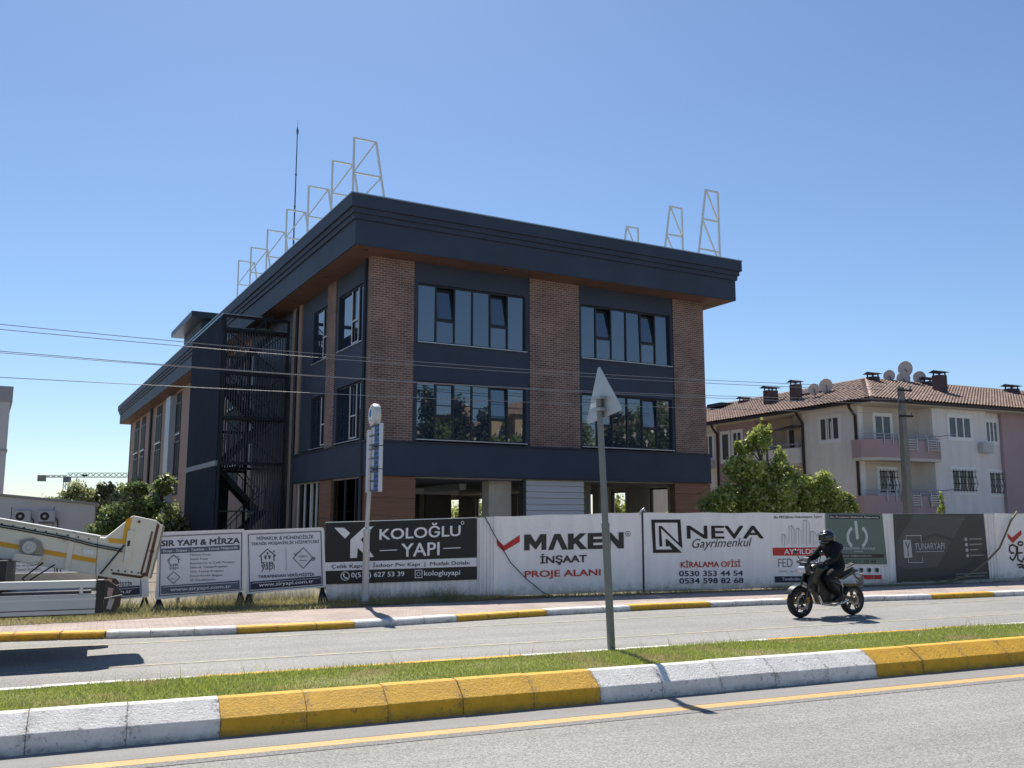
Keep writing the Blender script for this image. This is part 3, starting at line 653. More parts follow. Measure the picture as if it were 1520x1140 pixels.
# ------------------------------------------------------------------ setting
tag(MB().quad((-900, -900, -.06), (900, -900, -.06), (900, 1500, -.06), (-900, 1500, -.06)).build('ground', mat('ground_earth', (.16, .15, .09), .95, var=(.05, .3))), kind='structure')
road = tag(MB().quad((-150, -14, 0), (200, -14, 0), (200, 17.2, 0), (-150, 17.2, 0)).build('road', 'asphalt'), kind='structure')
YEL = mat('worn_yellow_line', (.52, .33, .12), .7, var=(3, .12), dirt=(9, (.24, .22, .19), .58, .12))
WHT = mat('worn_pale_line', (.42, .37, .24), .75, dirt=(4, (.25, .245, .235), .43, .16))
def strip(name, m, y0, y1, z, parent, x0=-40, x1=80):
    return MB().quad((x0, y0, z), (x1, y0, z), (x1, y1, z), (x0, y1, z)).build(name, m, parent)
strip('edge_line', YEL, 8.06, 8.23, .004, road)
strip('edge_line', WHT, 13.27, 13.38, .004, road)
strip('edge_line', WHT, 15.62, 15.72, .004, road)
strip('asphalt_seam', mat('seam', (.155, .15, .145), .9, var=(60, .3), dirt=(38, (.27, .262, .25), .45, .12)), 7.93, 8.055, .004, road)
strip('gutter_strip', mat('gutter_concrete', (.235, .228, .218), .85, var=(70, .22), streak=((.3, 5, 1), .1)), 8.24, 8.74, .004, road)

# median island with its kerb stones and grass
median = tag(MB().prism([(9.0, -.02), (10.7, -.02), (10.7, .205), (10.2, .235), (9.6, .26), (9.0, .262)], 'x', -40, 80).build('median', mat('turf', (.22, .22, .085), .95, var=(3, .3), bump=(20, .5))), kind='structure')
KY = kerb_mat('kerb_yellow', (.74, .40, .018)); KW = kerb_mat('kerb_white', (.82, .785, .73))
def kerb_mesh(prof, ln, m):
    return MB().prism([(a - prof[0][0], b) for a, b in prof], 'x', .0012, ln - .0012).mesh('kerb_stone', m)
NP = [(8.73, -.03), (9.06, -.03), (9.06, .305), (8.945, .300), (8.745, .160)]
FP = [(10.67, -.03), (10.82, -.03), (10.82, .20), (10.79, .222), (10.67, .222)]
def kerb_row(prof, ln, x0, k0, k1, run, parent, first_yellow, jit):
    ms = [kerb_mesh(prof, ln, KW), kerb_mesh(prof, ln, KY)]
    for k in range(k0, k1):
        y = ((k // run) % 2 == 0) == first_yellow
        link('kerb_stone', ms[1 if y else 0], parent, (x0 + k * ln, prof[0][0] + random.uniform(-jit, jit), random.uniform(-jit, jit) * .7), (random.uniform(-.008, .008), random.uniform(-.003, .003), random.uniform(-.004, .004)), bevel=.007)
kerb_row(NP, .76, 1.04, -20, 45, 5, median, True, .006)
kerb_row(FP, .76, 1.04, -20, 45, 5, median, True, .006)
def med_y(x): return np.full_like(x, 9.05), np.full_like(x, 10.66)
def med_z(x, y): return .262 - np.clip((y - 9.5) / 1.2, 0, 1) * .045
v, a = blades(170000, (-5, 21), med_y, med_z, .030, .0055, 3)
v2, a2 = blades(500, (-5, 21), lambda x: (np.full_like(x, 9.9), np.full_like(x, 10.7)), med_z, .15, .0035, 4)
tag(link('grass', np_mesh('grass', np.concatenate([v, v2]), 3, np.concatenate([a, a2]), 'grass_blade')), 'short mown grass growing along the median strip', 'grass', kind='stuff')

# far pavement
FK = [(-60, 16.9), (-3, 16.75), (-1, 16.68), (.3, 16.4), (2, 16.22), (4, 16.22), (6, 16.45), (8.2, 16.78), (10.5, 16.93), (13, 16.88), (15.9, 16.69), (18, 16.42), (22, 16.3), (80, 16.2)]
def fk(x): return float(np.interp(x, [p[0] for p in FK], [p[1] for p in FK]))
xs = [-60 + 1.0 * i for i in range(141)]
def ribbon(name, m, lo, hi, z, parent=None):
    b = MB(); vs = []
    for x in xs: vs += [(x, lo(x), z), (x, hi(x), z)]
    return b.add(vs, [(2 * i, 2 * i + 2, 2 * i + 3, 2 * i + 1) for i in range(len(xs) - 1)]).build(name, m, parent)
pav = tag(ribbon('pavement', 'pavement', lambda x: fk(x) + .1, lambda x: 19.9, .100), kind='structure')
vedge = lambda x: float(np.interp(x, [-3, 0, 3, 6, 9, 14, 20], [18.0, 18.25, 18.75, 19.15, 19.35, 19.1, 19.0]))
verge = tag(ribbon('verge', SOIL, vedge, lambda x: 22.0, .106), kind='structure')
tag(MB().quad((-80, 21.9, .09), (120, 21.9, .09), (120, 140, .09), (-80, 140, .09)).build('site_ground', mat('site_earth', (.20, .17, .125), .95, var=(.4, .25), bump=(8, .5))), kind='structure')
KY2 = kerb_mat('far_kerb_yellow', (.74, .40, .018), .665); KW2 = kerb_mat('far_kerb_white', (.82, .785, .73), .665)
prof = [(0, -.03), (.26, -.03), (.26, .115), (.03, .113), (.0, .085)]
ln = .665; ms = [kerb_mesh(prof, ln, KW2), kerb_mesh(prof, ln, KY2)]
for k in range(-24, 60):
    x = 2.13 + k * ln; y0 = fk(x); y1 = fk(x + ln); yel = ((k // 3) % 2 == 0)
    link('kerb_stone', ms[1 if yel else 0], pav, (x, y0 + random.uniform(-.006, .006), random.uniform(-.004, .004)), (0, random.uniform(-.004, .004), math.atan2(y1 - y0, ln)), bevel=.007)
vg = lambda x: (np.interp(x, [-3, 0, 3, 6, 9, 14, 20], [17.95, 18.2, 18.7, 19.2, 19.45, 19.2, 19.1]), np.interp(x, [-3, 4.4, 8, 12, 16, 24], [21.6, 21.0, 19.85, 19.68, 19.5, 19.4]))
v, a = blades(52000, (-5, 9.5), vg, lambda x, y: .106 + 0 * x, .075, .006, 8, .55)
v2, a2 = blades(7000, (-5, 7.5), lambda x: (np.interp(x, [-3, 3, 6], [19.4, 19.5, 19.75]), np.interp(x, [-3, 4.4, 8], [21.4, 21.0, 19.9])), lambda x, y: .106 + 0 * x, .24, .006, 9, .2)
v3, a3 = blades(9000, (8, 27), vg, lambda x, y: .106 + 0 * x, .10, .006, 10, .3)
tag(link('grass', np_mesh('verge_grass', np.concatenate([v, v2, v3]), 3, np.concatenate([a, a2, a3]), 'weed_blade')), 'dry yellowish grass and weeds in front of the boards', 'grass', kind='stuff')

# pale sand washed out below the last hoarding panels
g_ = random.Random(3); vs = []; n_ = 60
for i in range(n_ + 1):
    x = 17.6 + 12.0 * i / n_; h = .03 + .05 * g_.random(); w = .10 + .14 * g_.random()
    vs += [(x, 19.28 - w, .107), (x + .03, 19.28 - w * .45, .107 + h), (x, 19.30, .107 + h * .9), (x, 19.42, .107)]
tag(MB().add(vs, [(4 * i + j, 4 * i + 4 + j, 4 * i + 5 + j, 4 * i + 1 + j) for i in range(n_) for j in range(3)]).build('sand_ridge', mat('pale_sand', (.50, .45, .37), .95, var=(6, .25), bump=(30, .6)), None, smooth=60), 'ridge of pale sand along the foot of the right hoarding panels', 'sand')
# ------------------------------------------------------------------ office building
OB = empty('office_building', (8.49, 32.15, 0), R(5.3), 'three storey office block with brown brick piers, navy panels and deep navy cornice', 'building')
W, D = 15.7, 69.8
def part(name, m, *b, parent=OB, bevel=0): return box(name, m, parent, *b, bevel=bevel)
# inner mass of the two upper floors
part('upper_floors', DARKIN, .75, W - .3, .75, D - .3, 3.5, 11.6)
# piers
for x0, x1 in ((0, 1.7), (6.71, 9.05), (13.99, W)): part('brick_pier', 'brick', x0, x1, 0, .32 if x0 else .36, 4.69, 11.49)
part('brick_pier', 'brick', .002, .34, 4.12, 5.19, 4.69, 11.49)
def tilt(o, ang, axis_pt, axis='X'):
    M_ = Matrix.Translation(axis_pt) @ Matrix.Rotation(ang, 4, axis) @ Matrix.Translation(-Vector(axis_pt)); o.data.transform(M_)
def front_window(x0, x1, z0, z1, sashes, open_deg, n=6):
    """row of tall panes in a dark frame; top sashes of some panes tilt inwards"""
    f = MB(); y0, y1 = .14, .24; w = (x1 - x0) / n
    f.box(x0, x1, y0, y1, z0, z0 + .06); f.box(x0, x1, y0, y1, z1 - .06, z1)
    for i in range(n + 1):
        c = x0 + w * i; h = .03
        f.box(max(x0, c - h), min(x1, c + h), y0 - .002, y1 + .002, z0 + .06, z1 - .06)
    zs = z0 + (z1 - z0) * .40
    for i in sashes: f.box(x0 + w * i + .03, x0 + w * (i + 1) - .03, y0, y1, zs - .035, zs + .035)
    wo = f.build('window', FRAME, OB)
    for i in range(n):
        a, b = x0 + w * i + .03, x0 + w * (i + 1) - .03
        if i in sashes:
            p = MB().box(a, b, .185, .2, z0 + .06, zs - .035).build('pane', GLASS, wo)
            k = sashes.index(i); s = MB(); t0, t1 = zs + .04, z1 - .065; q = .05
            for bb in ((a, a + q, t0, t1), (b - q, b, t0, t1), (a + q, b - q, t0, t0 + q), (a + q, b - q, t1 - q, t1)): s.box(bb[0], bb[1], .17, .23, bb[2], bb[3])
            so = s.build('sash', FRAME, wo); g = MB().box(a + q, b - q, .195, .207, t0 + q, t1 - q).build('pane', GLASS, wo)
            for o in (so, g): tilt(o, -R(open_deg[k]), (0, .2, t0))
        else:
            p = MB().box(a, b, .185, .2, z0 + .06, z1 - .06).build('pane', GLASS, wo)
        M_ = Matrix.Rotation(random.gauss(0, R(.55)), 4, 'Z') @ Matrix.Rotation(random.gauss(0, R(.4)), 4, 'X'); c = Vector(((a + b) / 2, .19, (z0 + z1) / 2))
        p.data.transform(Matrix.Translation(c) @ M_ @ Matrix.Translation(-c))
    part('window_sill', ALU, x0 - .04, x1 + .04, -.035, .13, z0 - .035, z0 - .003)
for x0, x1, wx0, wx1 in ((1.7, 6.71, 1.89, 6.53), (9.05, 13.99, 9.2, 13.84)):
    part('cladding_panel', NAVY, x0, x1, .055, .3, 10.72, 11.49)
    part('cladding_panel', NAVY, x0, x1, .055, .3, 6.99, 8.42)
    part('cladding_panel', NAVY, x0, wx0 - .003, .05, .3, 8.42, 10.72); part('cladding_panel', NAVY, wx1 + .003, x1, .05, .3, 8.42, 10.72)
    part('cladding_panel', NAVY, x0, wx0 - .003, .05, .3, 4.69, 6.99); part('cladding_panel', NAVY, wx1 + .003, x1, .05, .3, 4.69, 6.99)
    front_window(wx0, wx1, 8.46, 10.71, [1, 4], [9, 8])
    front_window(wx0, wx1, 4.80, 6.98, [1, 4], [.4, 3.2])
# side facade near the corner (faces -x): panels and windows, local y along the wall
def side_window(y0, y1, z0, z1, splits, pale=()):
    f = MB(); x0, x1 = .12, .22
    f.box(x0, x1, y0, y1, z0, z0 + .06); f.box(x0, x1, y0, y1, z1 - .06, z1)
    ys = [y0] + list(splits) + [y1]
    for c in ys: f.box(x0 - .002, x1 + .002, max(y0, c - .03), min(y1, c + .03), z0 + .06, z1 - .06)
    wo = f.build('window', FRAME, OB)
    for i, (a, b) in enumerate(zip(ys[:-1], ys[1:])):
        p = MB().box(.16, .175, a + .03, b - .03, z0 + .06, z1 - .06).build('pane', GLASS, wo)
        c = Vector((.17, (a + b) / 2, (z0 + z1) / 2)); M_ = Matrix.Rotation(random.gauss(0, R(.5)), 4, 'Z') @ Matrix.Rotation(random.gauss(0, R(.3)), 4, 'Y')
        p.data.transform(Matrix.Translation(c) @ M_ @ Matrix.Translation(-c))
    for i in pale:      # white inner frame of an opened sash
        a, b = ys[i], ys[i + 1]; s = MB(); q = .05; t0, t1 = z0 + .08, z1 - .08; tm = z0 + (z1 - z0) * .42
        for bb in ((a + .03, a + .03 + q, t0, t1), (b - q - .03, b - .03, t0, t1), (a + .08, b - .08, tm, tm + q), (a + .08, b - .08, t0, t0 + q)): s.box(.085, .115, bb[0], bb[1], bb[2], bb[3])
        s.build('sash', mat('white_sash', (.62, .62, .63), .5), wo)
    part('window_sill', ALU, -.03, .115, y0 - .03, y1 + .03, z0 - .035, z0 - .003)
for z0, z1 in ((8.46, 10.71), (4.80, 6.98)):
    side_window(.87, 3.81, z0, z1, (1.55, 2.4), (1,))
    side_window(5.32, 7.2, z0, z1, (6.0,), (0,))
    part('cladding_panel', NAVY, .04, .3, 7.22, 8.86, z0 - .04, z1 + .01)
    part('cladding_panel', NAVY, .042, .3, .36, .865, z0 - .04, z1 + .01); part('cladding_panel', NAVY, .042, .3, 3.815, 4.12, z0 - .04, z1 + .01)
    part('cladding_panel', NAVY, .042, .3, 5.19, 5.315, z0 - .04, z1 + .01)
for z0, z1 in ((10.72, 11.49), (6.99, 8.42)):
    part('cladding_panel', NAVY, .045, .3, .36, 4.12, z0, z1); part('cladding_panel', NAVY, .045, .3, 5.19, 8.86, z0, z1)
# downpipes
for y in (.47, 9.45):
    MB().tube([(-.07, y, .2), (-.07, y, 11.2), (.0, y, 11.45)], .075, 10).build('downpipe', NAVYD, OB, smooth=50)
# band above the ground floor, lips
part('fascia_band', NAVY, -.06, W + .08, -.12, 9.42, 3.46, 4.62)
part('band_ledge', NAVYD, -.11, W + .13, -.17, 9.45, 4.622, 4.685)
part('band_lip', NAVYD, -.075, W + .12, -.135, 9.43, 3.415, 3.458)
# cornice, built in steps
for nm, off, z0, z1, m in (('cornice_fascia', 1.03, 11.5, 12.42, NAVY), ('cornice_step', 1.10, 12.422, 12.62, NAVY), ('cornice_step', 1.17, 12.622, 12.82, NAVY), ('cornice_upper', 1.25, 12.822, 13.28, NAVY), ('roof_coping', 1.275, 13.282, 13.325, COPING)):
    part(nm, m, -off, W + off, -off, D + off, z0, z1)
part('soffit', SOFFIT, -.97, W + .97, -.97, D + .97, 11.488, 11.4985)
for x, y in ((-.45, -.5), (5.25, -.62), (9.9, -.62), (16.2, .4), (-.5, 3.9), (-.5, 8.6)):
    lo = MB().lathe([(.0, 11.47), (.06, 11.468), (.085, 11.474), (.085, 11.487)], (x, y, 0), n=14).build('downlight', BLACK, OB)
    MB().lathe([(.0, 11.462), (.045, 11.462)], (x, y, 0), n=12).build('lens', ALU, lo)
# walls of the long rear part
part('side_wall', PLASTER, .0, .34, 9.0, 10.4, .1, 11.487)
part('side_wall', NAVYD, .0, .34, 10.4, 18.2, .1, 11.487); part('side_wall', PLASTER, .001, .34, 18.2, D, .1, 11.487)  # stretch behind the stair tower is coloured dark to stand for its shade
part('right_wall', 'brick', W - .32, W - .002, .33, D, 4.69, 11.487)
part('rear_wall', PLASTER, .3, W - .3, D - .3, D - .002, .1, 11.487)
part('corner_trim', NAVY, -.05, .12, D - .25, D + .06, .1, 11.486)
for y0, y1 in ((63.3, 66.2), (58.9, 61.4), (49.2, 52.1), (39.9, 41.95), (27, 30), (20.5, 23.5)):
    f = MB(); f.box(-.02, -.004, y0, y1, 3.6, 11.3); so = f.build('window_strip', mat('matt_navy', (.02, .024, .032), .8), OB)
    for z0, z1 in ((8.2, 10.5), (4.9, 7.6)):
        fr = MB(); 
        for i in range(3): fr.box(-.06, -.021, y0 + (y1 - y0) * i / 2 - .05 * (i > 0), y0 + (y1 - y0) * i / 2 + .05, z0, z1)
        fr.box(-.058, -.0215, y0 + .05, y1 - .05, z1 - .08, z1); fr.box(-.058, -.0215, y0 + .05, y1 - .05, z0, z0 + .08); fr.build('window_frame', FRAME, so)
        for i in range(2): MB().box(-.04, -.022, y0 + .05 + (y1 - y0) * i / 2, y0 - .05 + (y1 - y0) * (i + 1) / 2, z0, z1).build('pane', GLASSF, so)
        part('window_sill', ALU, -.10, -.004, y0 - .05, y1 + .05, z0 - .12, z0 - .04)
MB().tube([(-.16, 54.4, .1), (-.16, 54.4, 11.45)], .12, 8).build('downpipe', NAVYD, OB)
part('pale_duct', mat('pale_blue_sheet', (.38, .44, .48), .5), -.42, -.003, 42.5, 44.6, .1, 11.2)
part('pale_duct', mat('pale_blue_sheet'), -.25, -.003, 33.5, 35.2, .1, 11.2)
# roof stair head
part('stair_head_wall', NAVY, 1.3, 9.5, 41.2, 48.5, 13.32, 17.0)
part('stair_head_roof', NAVYD, .4, 10.2, 40.0, 49.5, 17.002, 17.45)
# ---- ground floor: open shell
part('floor_slab', CONC, -.1, W + .1, -.1, D, .0, .16)
part('ceiling', CONC, .05, W - .05, .05, 30, 3.36, 3.41)
def cladding(x0, x1, y0, y1, joints=(1.6, 2.62)):
    z = [.162] + list(joints) + [3.41]
    for a, b in zip(z[:-1], z[1:]): part('wood_board', WOOD, x0, x1, y0, y1, a + .006, b - .006, bevel=.004)
cladding(.0, 1.85, -.02, .34); cladding(13.84, 15.82, -.02, .34, (1.2, 2.1, 2.95))
cladding(-.01, .33, 4.05, 5.54, (1.9,)); cladding(-.01, .33, .36, .62, (1.9,))
# white louvred panel in the middle of the front
part('louvre_backing', LOUVRE, 6.52, 9.24, .10, .2, .2, 3.40)
for i in range(13): 
    z = .3 + i * .24; b = MB(); b.prism([(.02, z), (.095, z - .005), (.095, z + .215), (.055, z + .215)], 'x', 6.54, 9.22); b.build('louvre_slat', LOUVRE, OB)
part('column', BEIGE, 5.35, 6.35, .9, 1.5, .162, 3.358); part('column', mat('dark_trim', (.03, .03, .032), .5), 6.38, 6.5, .0, .3, .162, 3.41)
part('column', mat('taupe_plaster', (.24, .215, .18), .9, var=(2, .12)), 9.3, 10.6, 1.6, 2.2, .162, 3.358)
for x, y in ((3.4, 7.5), (9.2, 8.2), (2.0, 14), (8.5, 15), (13.3, 4.9)): part('column', BEIGE, x, x + .55, y, y + .55, .162, 3.358)
# interior partitions
part('partition_wall', BEIGE, 3.2, 6.8, 18.2, 18.4, .162, 3.358); part('partition_wall', mat('taupe_plaster'), 7.2, 8.6, 11.2, 11.4, .162, 3.358)
part('duct', ALU, 1.2, 6.6, 6.2, 6.6, 2.95, 3.2); part('duct', ALU, 4.9, 5.2, 2.6, 12, 3.05, 3.3)
# right wall of the ground floor with openings, several of them added to brighten the interior
ops = [(2.45, 3.85, 3.30), (5.75, 7.0, 3.22), (8.6, 9.8, 3.2), (10.6, 12.2, 3.2), (14.0, 16.5, 3.2), (18.9, 22.0, 3.2), (24.5, 27.5, 3.2), (29.8, 31.4, 3.1)]
y = .34
for a, b, zt in ops + [(D - .3, D - .3, 0)]:
    part('ground_floor_wall', BEIGE, W - .3, W - .02, y, a, .162, 3.41)
    if b > a:
        part('ground_floor_wall', BEIGE, W - .3, W - .02, a, b, zt, 3.41); part('ground_floor_wall', BEIGE, W - .3, W - .02, a, b, .162, .75)
        f = MB(); xx0, xx1 = W - .25, W - .12
        f.box(xx0, xx1, a, a + .07, .75, zt); f.box(xx0, xx1, b - .07, b, .75, zt); f.box(xx0, xx1, a + .07, b - .07, zt - .07, zt); f.box(xx0, xx1, a + .07, b - .07, .75, .82)
        f.build('window_frame', FRAME, OB)
    y = b
part('ground_floor_wall', BEIGE, .34, 6.5, 34.0, 34.2, .162, 3.41); part('ground_floor_wall', BEIGE, 10.5, W - .3, 34.0, 34.2, .162, 3.41)
# left ground floor bays: glazing with pale posts
for y0, y1, sp in ((.62, 4.05, (1.5, 2.7)), (5.54, 9.0, (6.3, 7.1, 8.0))):
    f = MB(); ys = [y0] + list(sp) + [y1]
    for c in ys: f.box(.10, .2, max(y0, c - .05), min(y1, c + .05), .162, 3.36)
    f.box(.1, .2, y0, y1, 3.361, 3.41); wo = f.build('window', STEELW if y0 > 5 else FRAME, OB)
    for i, (a, b) in enumerate(zip(ys[:-1], ys[1:])):
        if y0 > 5 and i == 1: continue
        MB().box(.145, .155, a + .05, b - .05, .17, 3.355).build('pane', 'clear_glass', wo)
# ---- steel stair tower against the side
TX0, TX1, TY0, TY1 = -3.1, -.12, 10.47, 18.0
t = MB()
for x in (TX0 + .05, TX1 - .05):
    for yy in (TY0 + .05, TY1 - .05): t.box(x - .06, x + .06, yy - .06, yy + .06, .1, 11.0)
for z in (4.32, 6.35, 8.35, 10.35, 10.95):
    t.box(TX0 + .1, TX1 - .1, TY0, TY0 + .1, z - .07, z + .07); t.box(TX0 + .1, TX1 - .1, TY1 - .1, TY1, z - .07, z + .07)
    t.box(TX0, TX0 + .1, TY0 + .1, TY1 - .1, z - .07, z + .07)
ST = t.build('stair_tower', STEELD, OB)
for i in range(25):
    x = TX0 + .14 + i * .116
    lo = .15 if x > -1.62 else 4.4
    sl = MB().box(x, x + .045, TY0 + .1, TY0 + .18, lo, 10.4).build('slat', mat('slat_steel', (.06, .068, .09), .55), ST)
for i in range(20):
    x = TX0 + .3 + i * .13; MB().box(x, x + .09, TY1 - .18, TY1 - .12, 4.4, 10.4).build('slat', STEELD, ST)  # rear row made dense and dark to deepen the shade inside the tower
def corr(y0, y1, z0, z1, x, d=.03, p=.11):
    b = MB(); n = int((y1 - y0) / p); pts = []
    for i in range(n):
        yy = y0 + i * p; pts += [(yy, x), (yy + p * .4, x), (yy + p * .5, x - d), (yy + p * .9, x - d)]
    vs = []; 
    for (yy, xx) in pts: vs += [(xx, yy, z0), (xx, yy, z1)]
    return b.add(vs, [(2 * i, 2 * i + 1, 2 * i + 3, 2 * i + 2) for i in range(len(pts) - 1)])
PANELB = mat('blue_black_sheet', (.020, .030, .050), .7, .0, var=(1, .12), ior=1.25)
corr(TY0 + .05, TY1, 4.45, 10.98, TX0 - .03).build('side_sheet', PANELB, ST); corr(TY0 + .05, TY1, .1, 4.18, TX0 - .03).build('side_sheet', PANELB, ST)
MB().box(TX0 - .09, TX0 + .02, TY0, TY1, 4.2, 4.43).build('ledge', mat('dull_grey_sheet', (.22, .24, .26), .6), ST)
MB().box(TX0 - .05, TX0 + .03, TY0 - .02, TY1, 11.0, 11.05).build('top_rail', COPING, ST); MB().box(TX0 + .04, -1.4, TY0 - .02, TY0 + .03, 11.0, 11.045).build('top_rail', COPING, ST)
levels = [.16, 2.25, 4.32, 6.35, 8.35, 10.35]
for i in range(5):
    z0, z1 = levels[i], levels[i + 1]; b = MB(); xa, xb = (-2.75, -.75) if i % 2 == 0 else (-.75, -2.75)
    yy = 11.3 if i % 2 == 0 else 12.6
    for dy in (0, 1.1):
        b.bar((xa, yy + dy, z0), (xb, yy + dy, z1), .06, .24)
        b.bar((xa, yy + dy, z0 + 1.0), (xb, yy + dy, z1 + 1.0), .04)
        for k in range(5): q = k / 4; b.bar((xa + (xb - xa) * q, yy + dy, z0 + (z1 - z0) * q), (xa + (xb - xa) * q, yy + dy, z0 + (z1 - z0) * q + 1.0), .03)
    b.build('flight', mat('stair_steel', (.04, .044, .052), .6, .1), ST)
    for k in range(10):
        q = (k + .5) / 10; x = xa + (xb - xa) * q; z = z0 + (z1 - z0) * q
        MB().box(x - .13, x + .13, yy + .02, yy + 1.08, z - .02, z + .02).build('tread', mat('stair_steel'), ST)
    MB().box(-3.0, -.15, 13.9 if i % 2 else 10.6, 15.0 if i % 2 else 11.2, z1 - .06, z1).build('landing', mat('stair_steel'), ST)
for i in range(3):
    z0, z1 = levels[2 + i], levels[3 + i]; MB().bar((-2.95, TY0 + .2, z0), (-.25, TY0 + .2, z1), .05).build('brace', STEELD, ST); MB().bar((-.25, TY0 + .24, z0), (-2.95, TY0 + .24, z1), .05).build('brace', STEELD, ST)
for x0, x1 in ((-2.4, -.6), (-1.6, -.2)): MB().bar((x0, TY0 + 1.2, 10.6), (x1, TY0 + 2.4, 10.98), .06).build('roof_strut', STEELW, ST)

MB().box(-2.95, -1.0, TY1 - .12, TY1 - .06, .1, 4.1).build('shade_sheet', NAVYD, ST)  # dark sheet added low at the back, painted shade seen through the tower
for x0, x1, z0, z1 in ((-2.75, -2.55, 6.6, 7.6), (-1.9, -1.7, 8.5, 9.4), (-2.2, -2.05, 4.6, 5.3)): MB().box(x0, x1, 15.2, 15.25, z0, z1).build('sky_glimpse_patch', STEELW, ST)  # pale patches painted in as sky glimpsed between the slats

# ---- rooftop sign frames, lightning rod (stand on the roof)
def world_b(x, y, z): return OB.matrix_basis @ Vector((x, y, z))
bpy.context.view_layer.update()
def sign_frame(y, mirror, label, group, px, top=16.95, wtop=.92):
    r = empty('sign_frame', world_b(px, y, 13.3), R(5.3), label, 'metal frame', group)
    s = -1 if mirror else 1; h = top - 13.3; w = .075; slope = .62
    def X(z): return s * (wtop + slope * (h - z) / h)
    MB().bar((0, 0, 0), (0, 0, h), w).build('post', STEELW, r)
    MB().bar((X(0), 0, 0), (X(h), 0, h), w).build('leg', STEELW, r)
    for z in (h - .03, h * .6, h * .2): MB().bar((s * .03, 0, z), (X(z) - s * .03, 0, z), w * .9).build('rail', STEELW, r)
    if mirror:
        MB().bar((X(h) + .03, 0, h - .05), (-.03, 0, h * .6), w * .8).build('brace', STEELW, r); MB().bar((X(h * .6), 0, h * .6 - .05), (-.03, 0, h * .05), w * .8).build('brace', STEELW, r)
    else:
        MB().bar((X(h) - .03, 0, h - .05), (.03, 0, h * .6 + .05), w * .8).build('brace', STEELW, r); MB().bar((X(h * .6) - .03, 0, h * .6 - .05), (.03, 0, h * .2), w * .8).build('brace', STEELW, r)
ords = ['nearest the front corner', 'second from the front corner', 'third from the front corner', 'fourth from the front corner', 'third from the far end', 'second from the far end', 'farthest along the roof edge']
for y, o in zip((2.36, 5.08, 8.53, 12.19, 15.9, 19.52, 22.59), ords):
    sign_frame(y, False, 'pale steel sign frame on the left roof edge, ' + o, 'sign frames on the left roof edge', 0.0)
for y, o in zip((.05, 2.65, 6.2), ('tallest, at the right front corner', 'middle of the three', 'lowest in view, leftmost of the three')):
    sign_frame(y, True, 'pale steel sign frame on the right roof edge, ' + o, 'sign frames on the right roof edge', 16.85, 16.93, .72)
rod = empty('lightning_rod', world_b(1.5, 16.3, 13.33), 0, 'tall thin lightning rod standing on the roof', 'lightning rod')
MB().tube([(0, 0, 0), (0, 0, 4.5), (0, 0, 9.3)], [.05, .04, .028], 8).build('mast', mat('rod_steel', (.13, .17, .24), .5, .3), rod)
for z in (3.2, 5.2, 7.0): MB().lathe([(.05, z), (.06, z + .05), (.05, z + .1)], n=8).build('joint', mat('rod_steel'), rod)
MB().lathe([(0, 9.25), (.03, 9.3), (.06, 9.45), (.065, 9.58), (.03, 9.72), (.012, 9.8), (.008, 10.15), (0, 10.2)], n=10).build('tip', mat('rod_steel'), rod)
# ------------------------------------------------------------------ apartment house
AP = empty('apartment_house', (34.2, 34.85, 0), R(1.0), 'grey and mauve apartment house with red tiled hip roof and balconies', 'building')
GREYW = mat('grey_render', (.78, .745, .72), .92, var=(.5, .06), dirt=(.9, (.62, .59, .57), .57, .25), streak=((2.5, 2.5, .3), .08)); MAUVE = mat('mauve_render', (.43, .31, .325), .92, var=(.6, .08))
CREAM = mat('cream_render', (.58, .53, .47), .92, var=(.6, .08)); PVC = mat('white_pvc', (.82, .82, .82), .45); PIPE = mat('brown_pipe', (.035, .02, .02), .5)
TILE = mat('roof_tile', (.31, .215, .175), .9, var=(3.5, .5), dirt=(2.2, (.52, .40, .33), .48, .2)); MAROON = mat('maroon_render', (.085, .06, .07), .85)
PANEG = mat('net_curtain_glass', (.085, .09, .095), .06, 0, var=(3, .25), ior=1.5)
def apart(n, m, *b, parent=AP): return box(n, m, parent, *b)
LX = .85
apart('wall', CREAM, LX + .31, 5.08, .9, 6, 0, 7.62); apart('wall', GREYW, 5.08, 9.12, .0, 6, 0, 7.62); apart('wall', GREYW, 9.12, 10.67, .45, 6, 0, 7.62); apart('wall', MAUVE, 10.672, 22, .25, 6, 0, 7.62)
apart('wall', GREYW, LX, 10, 1.2, 5.0, 0, 7.621); apart('wall', CREAM, LX + 1.0, 10, 5.0, 9.8, 0, 7.62); apart('wall', MAUVE, LX, 10, 8.9, 12.6, 0, 7.62); apart('wall', GREYW, LX + .003, 10, 12.6, 20.5, 0, 7.62)
apart('wall', GREYW, LX, LX + .308, .898, 1.199, 0, 7.622)
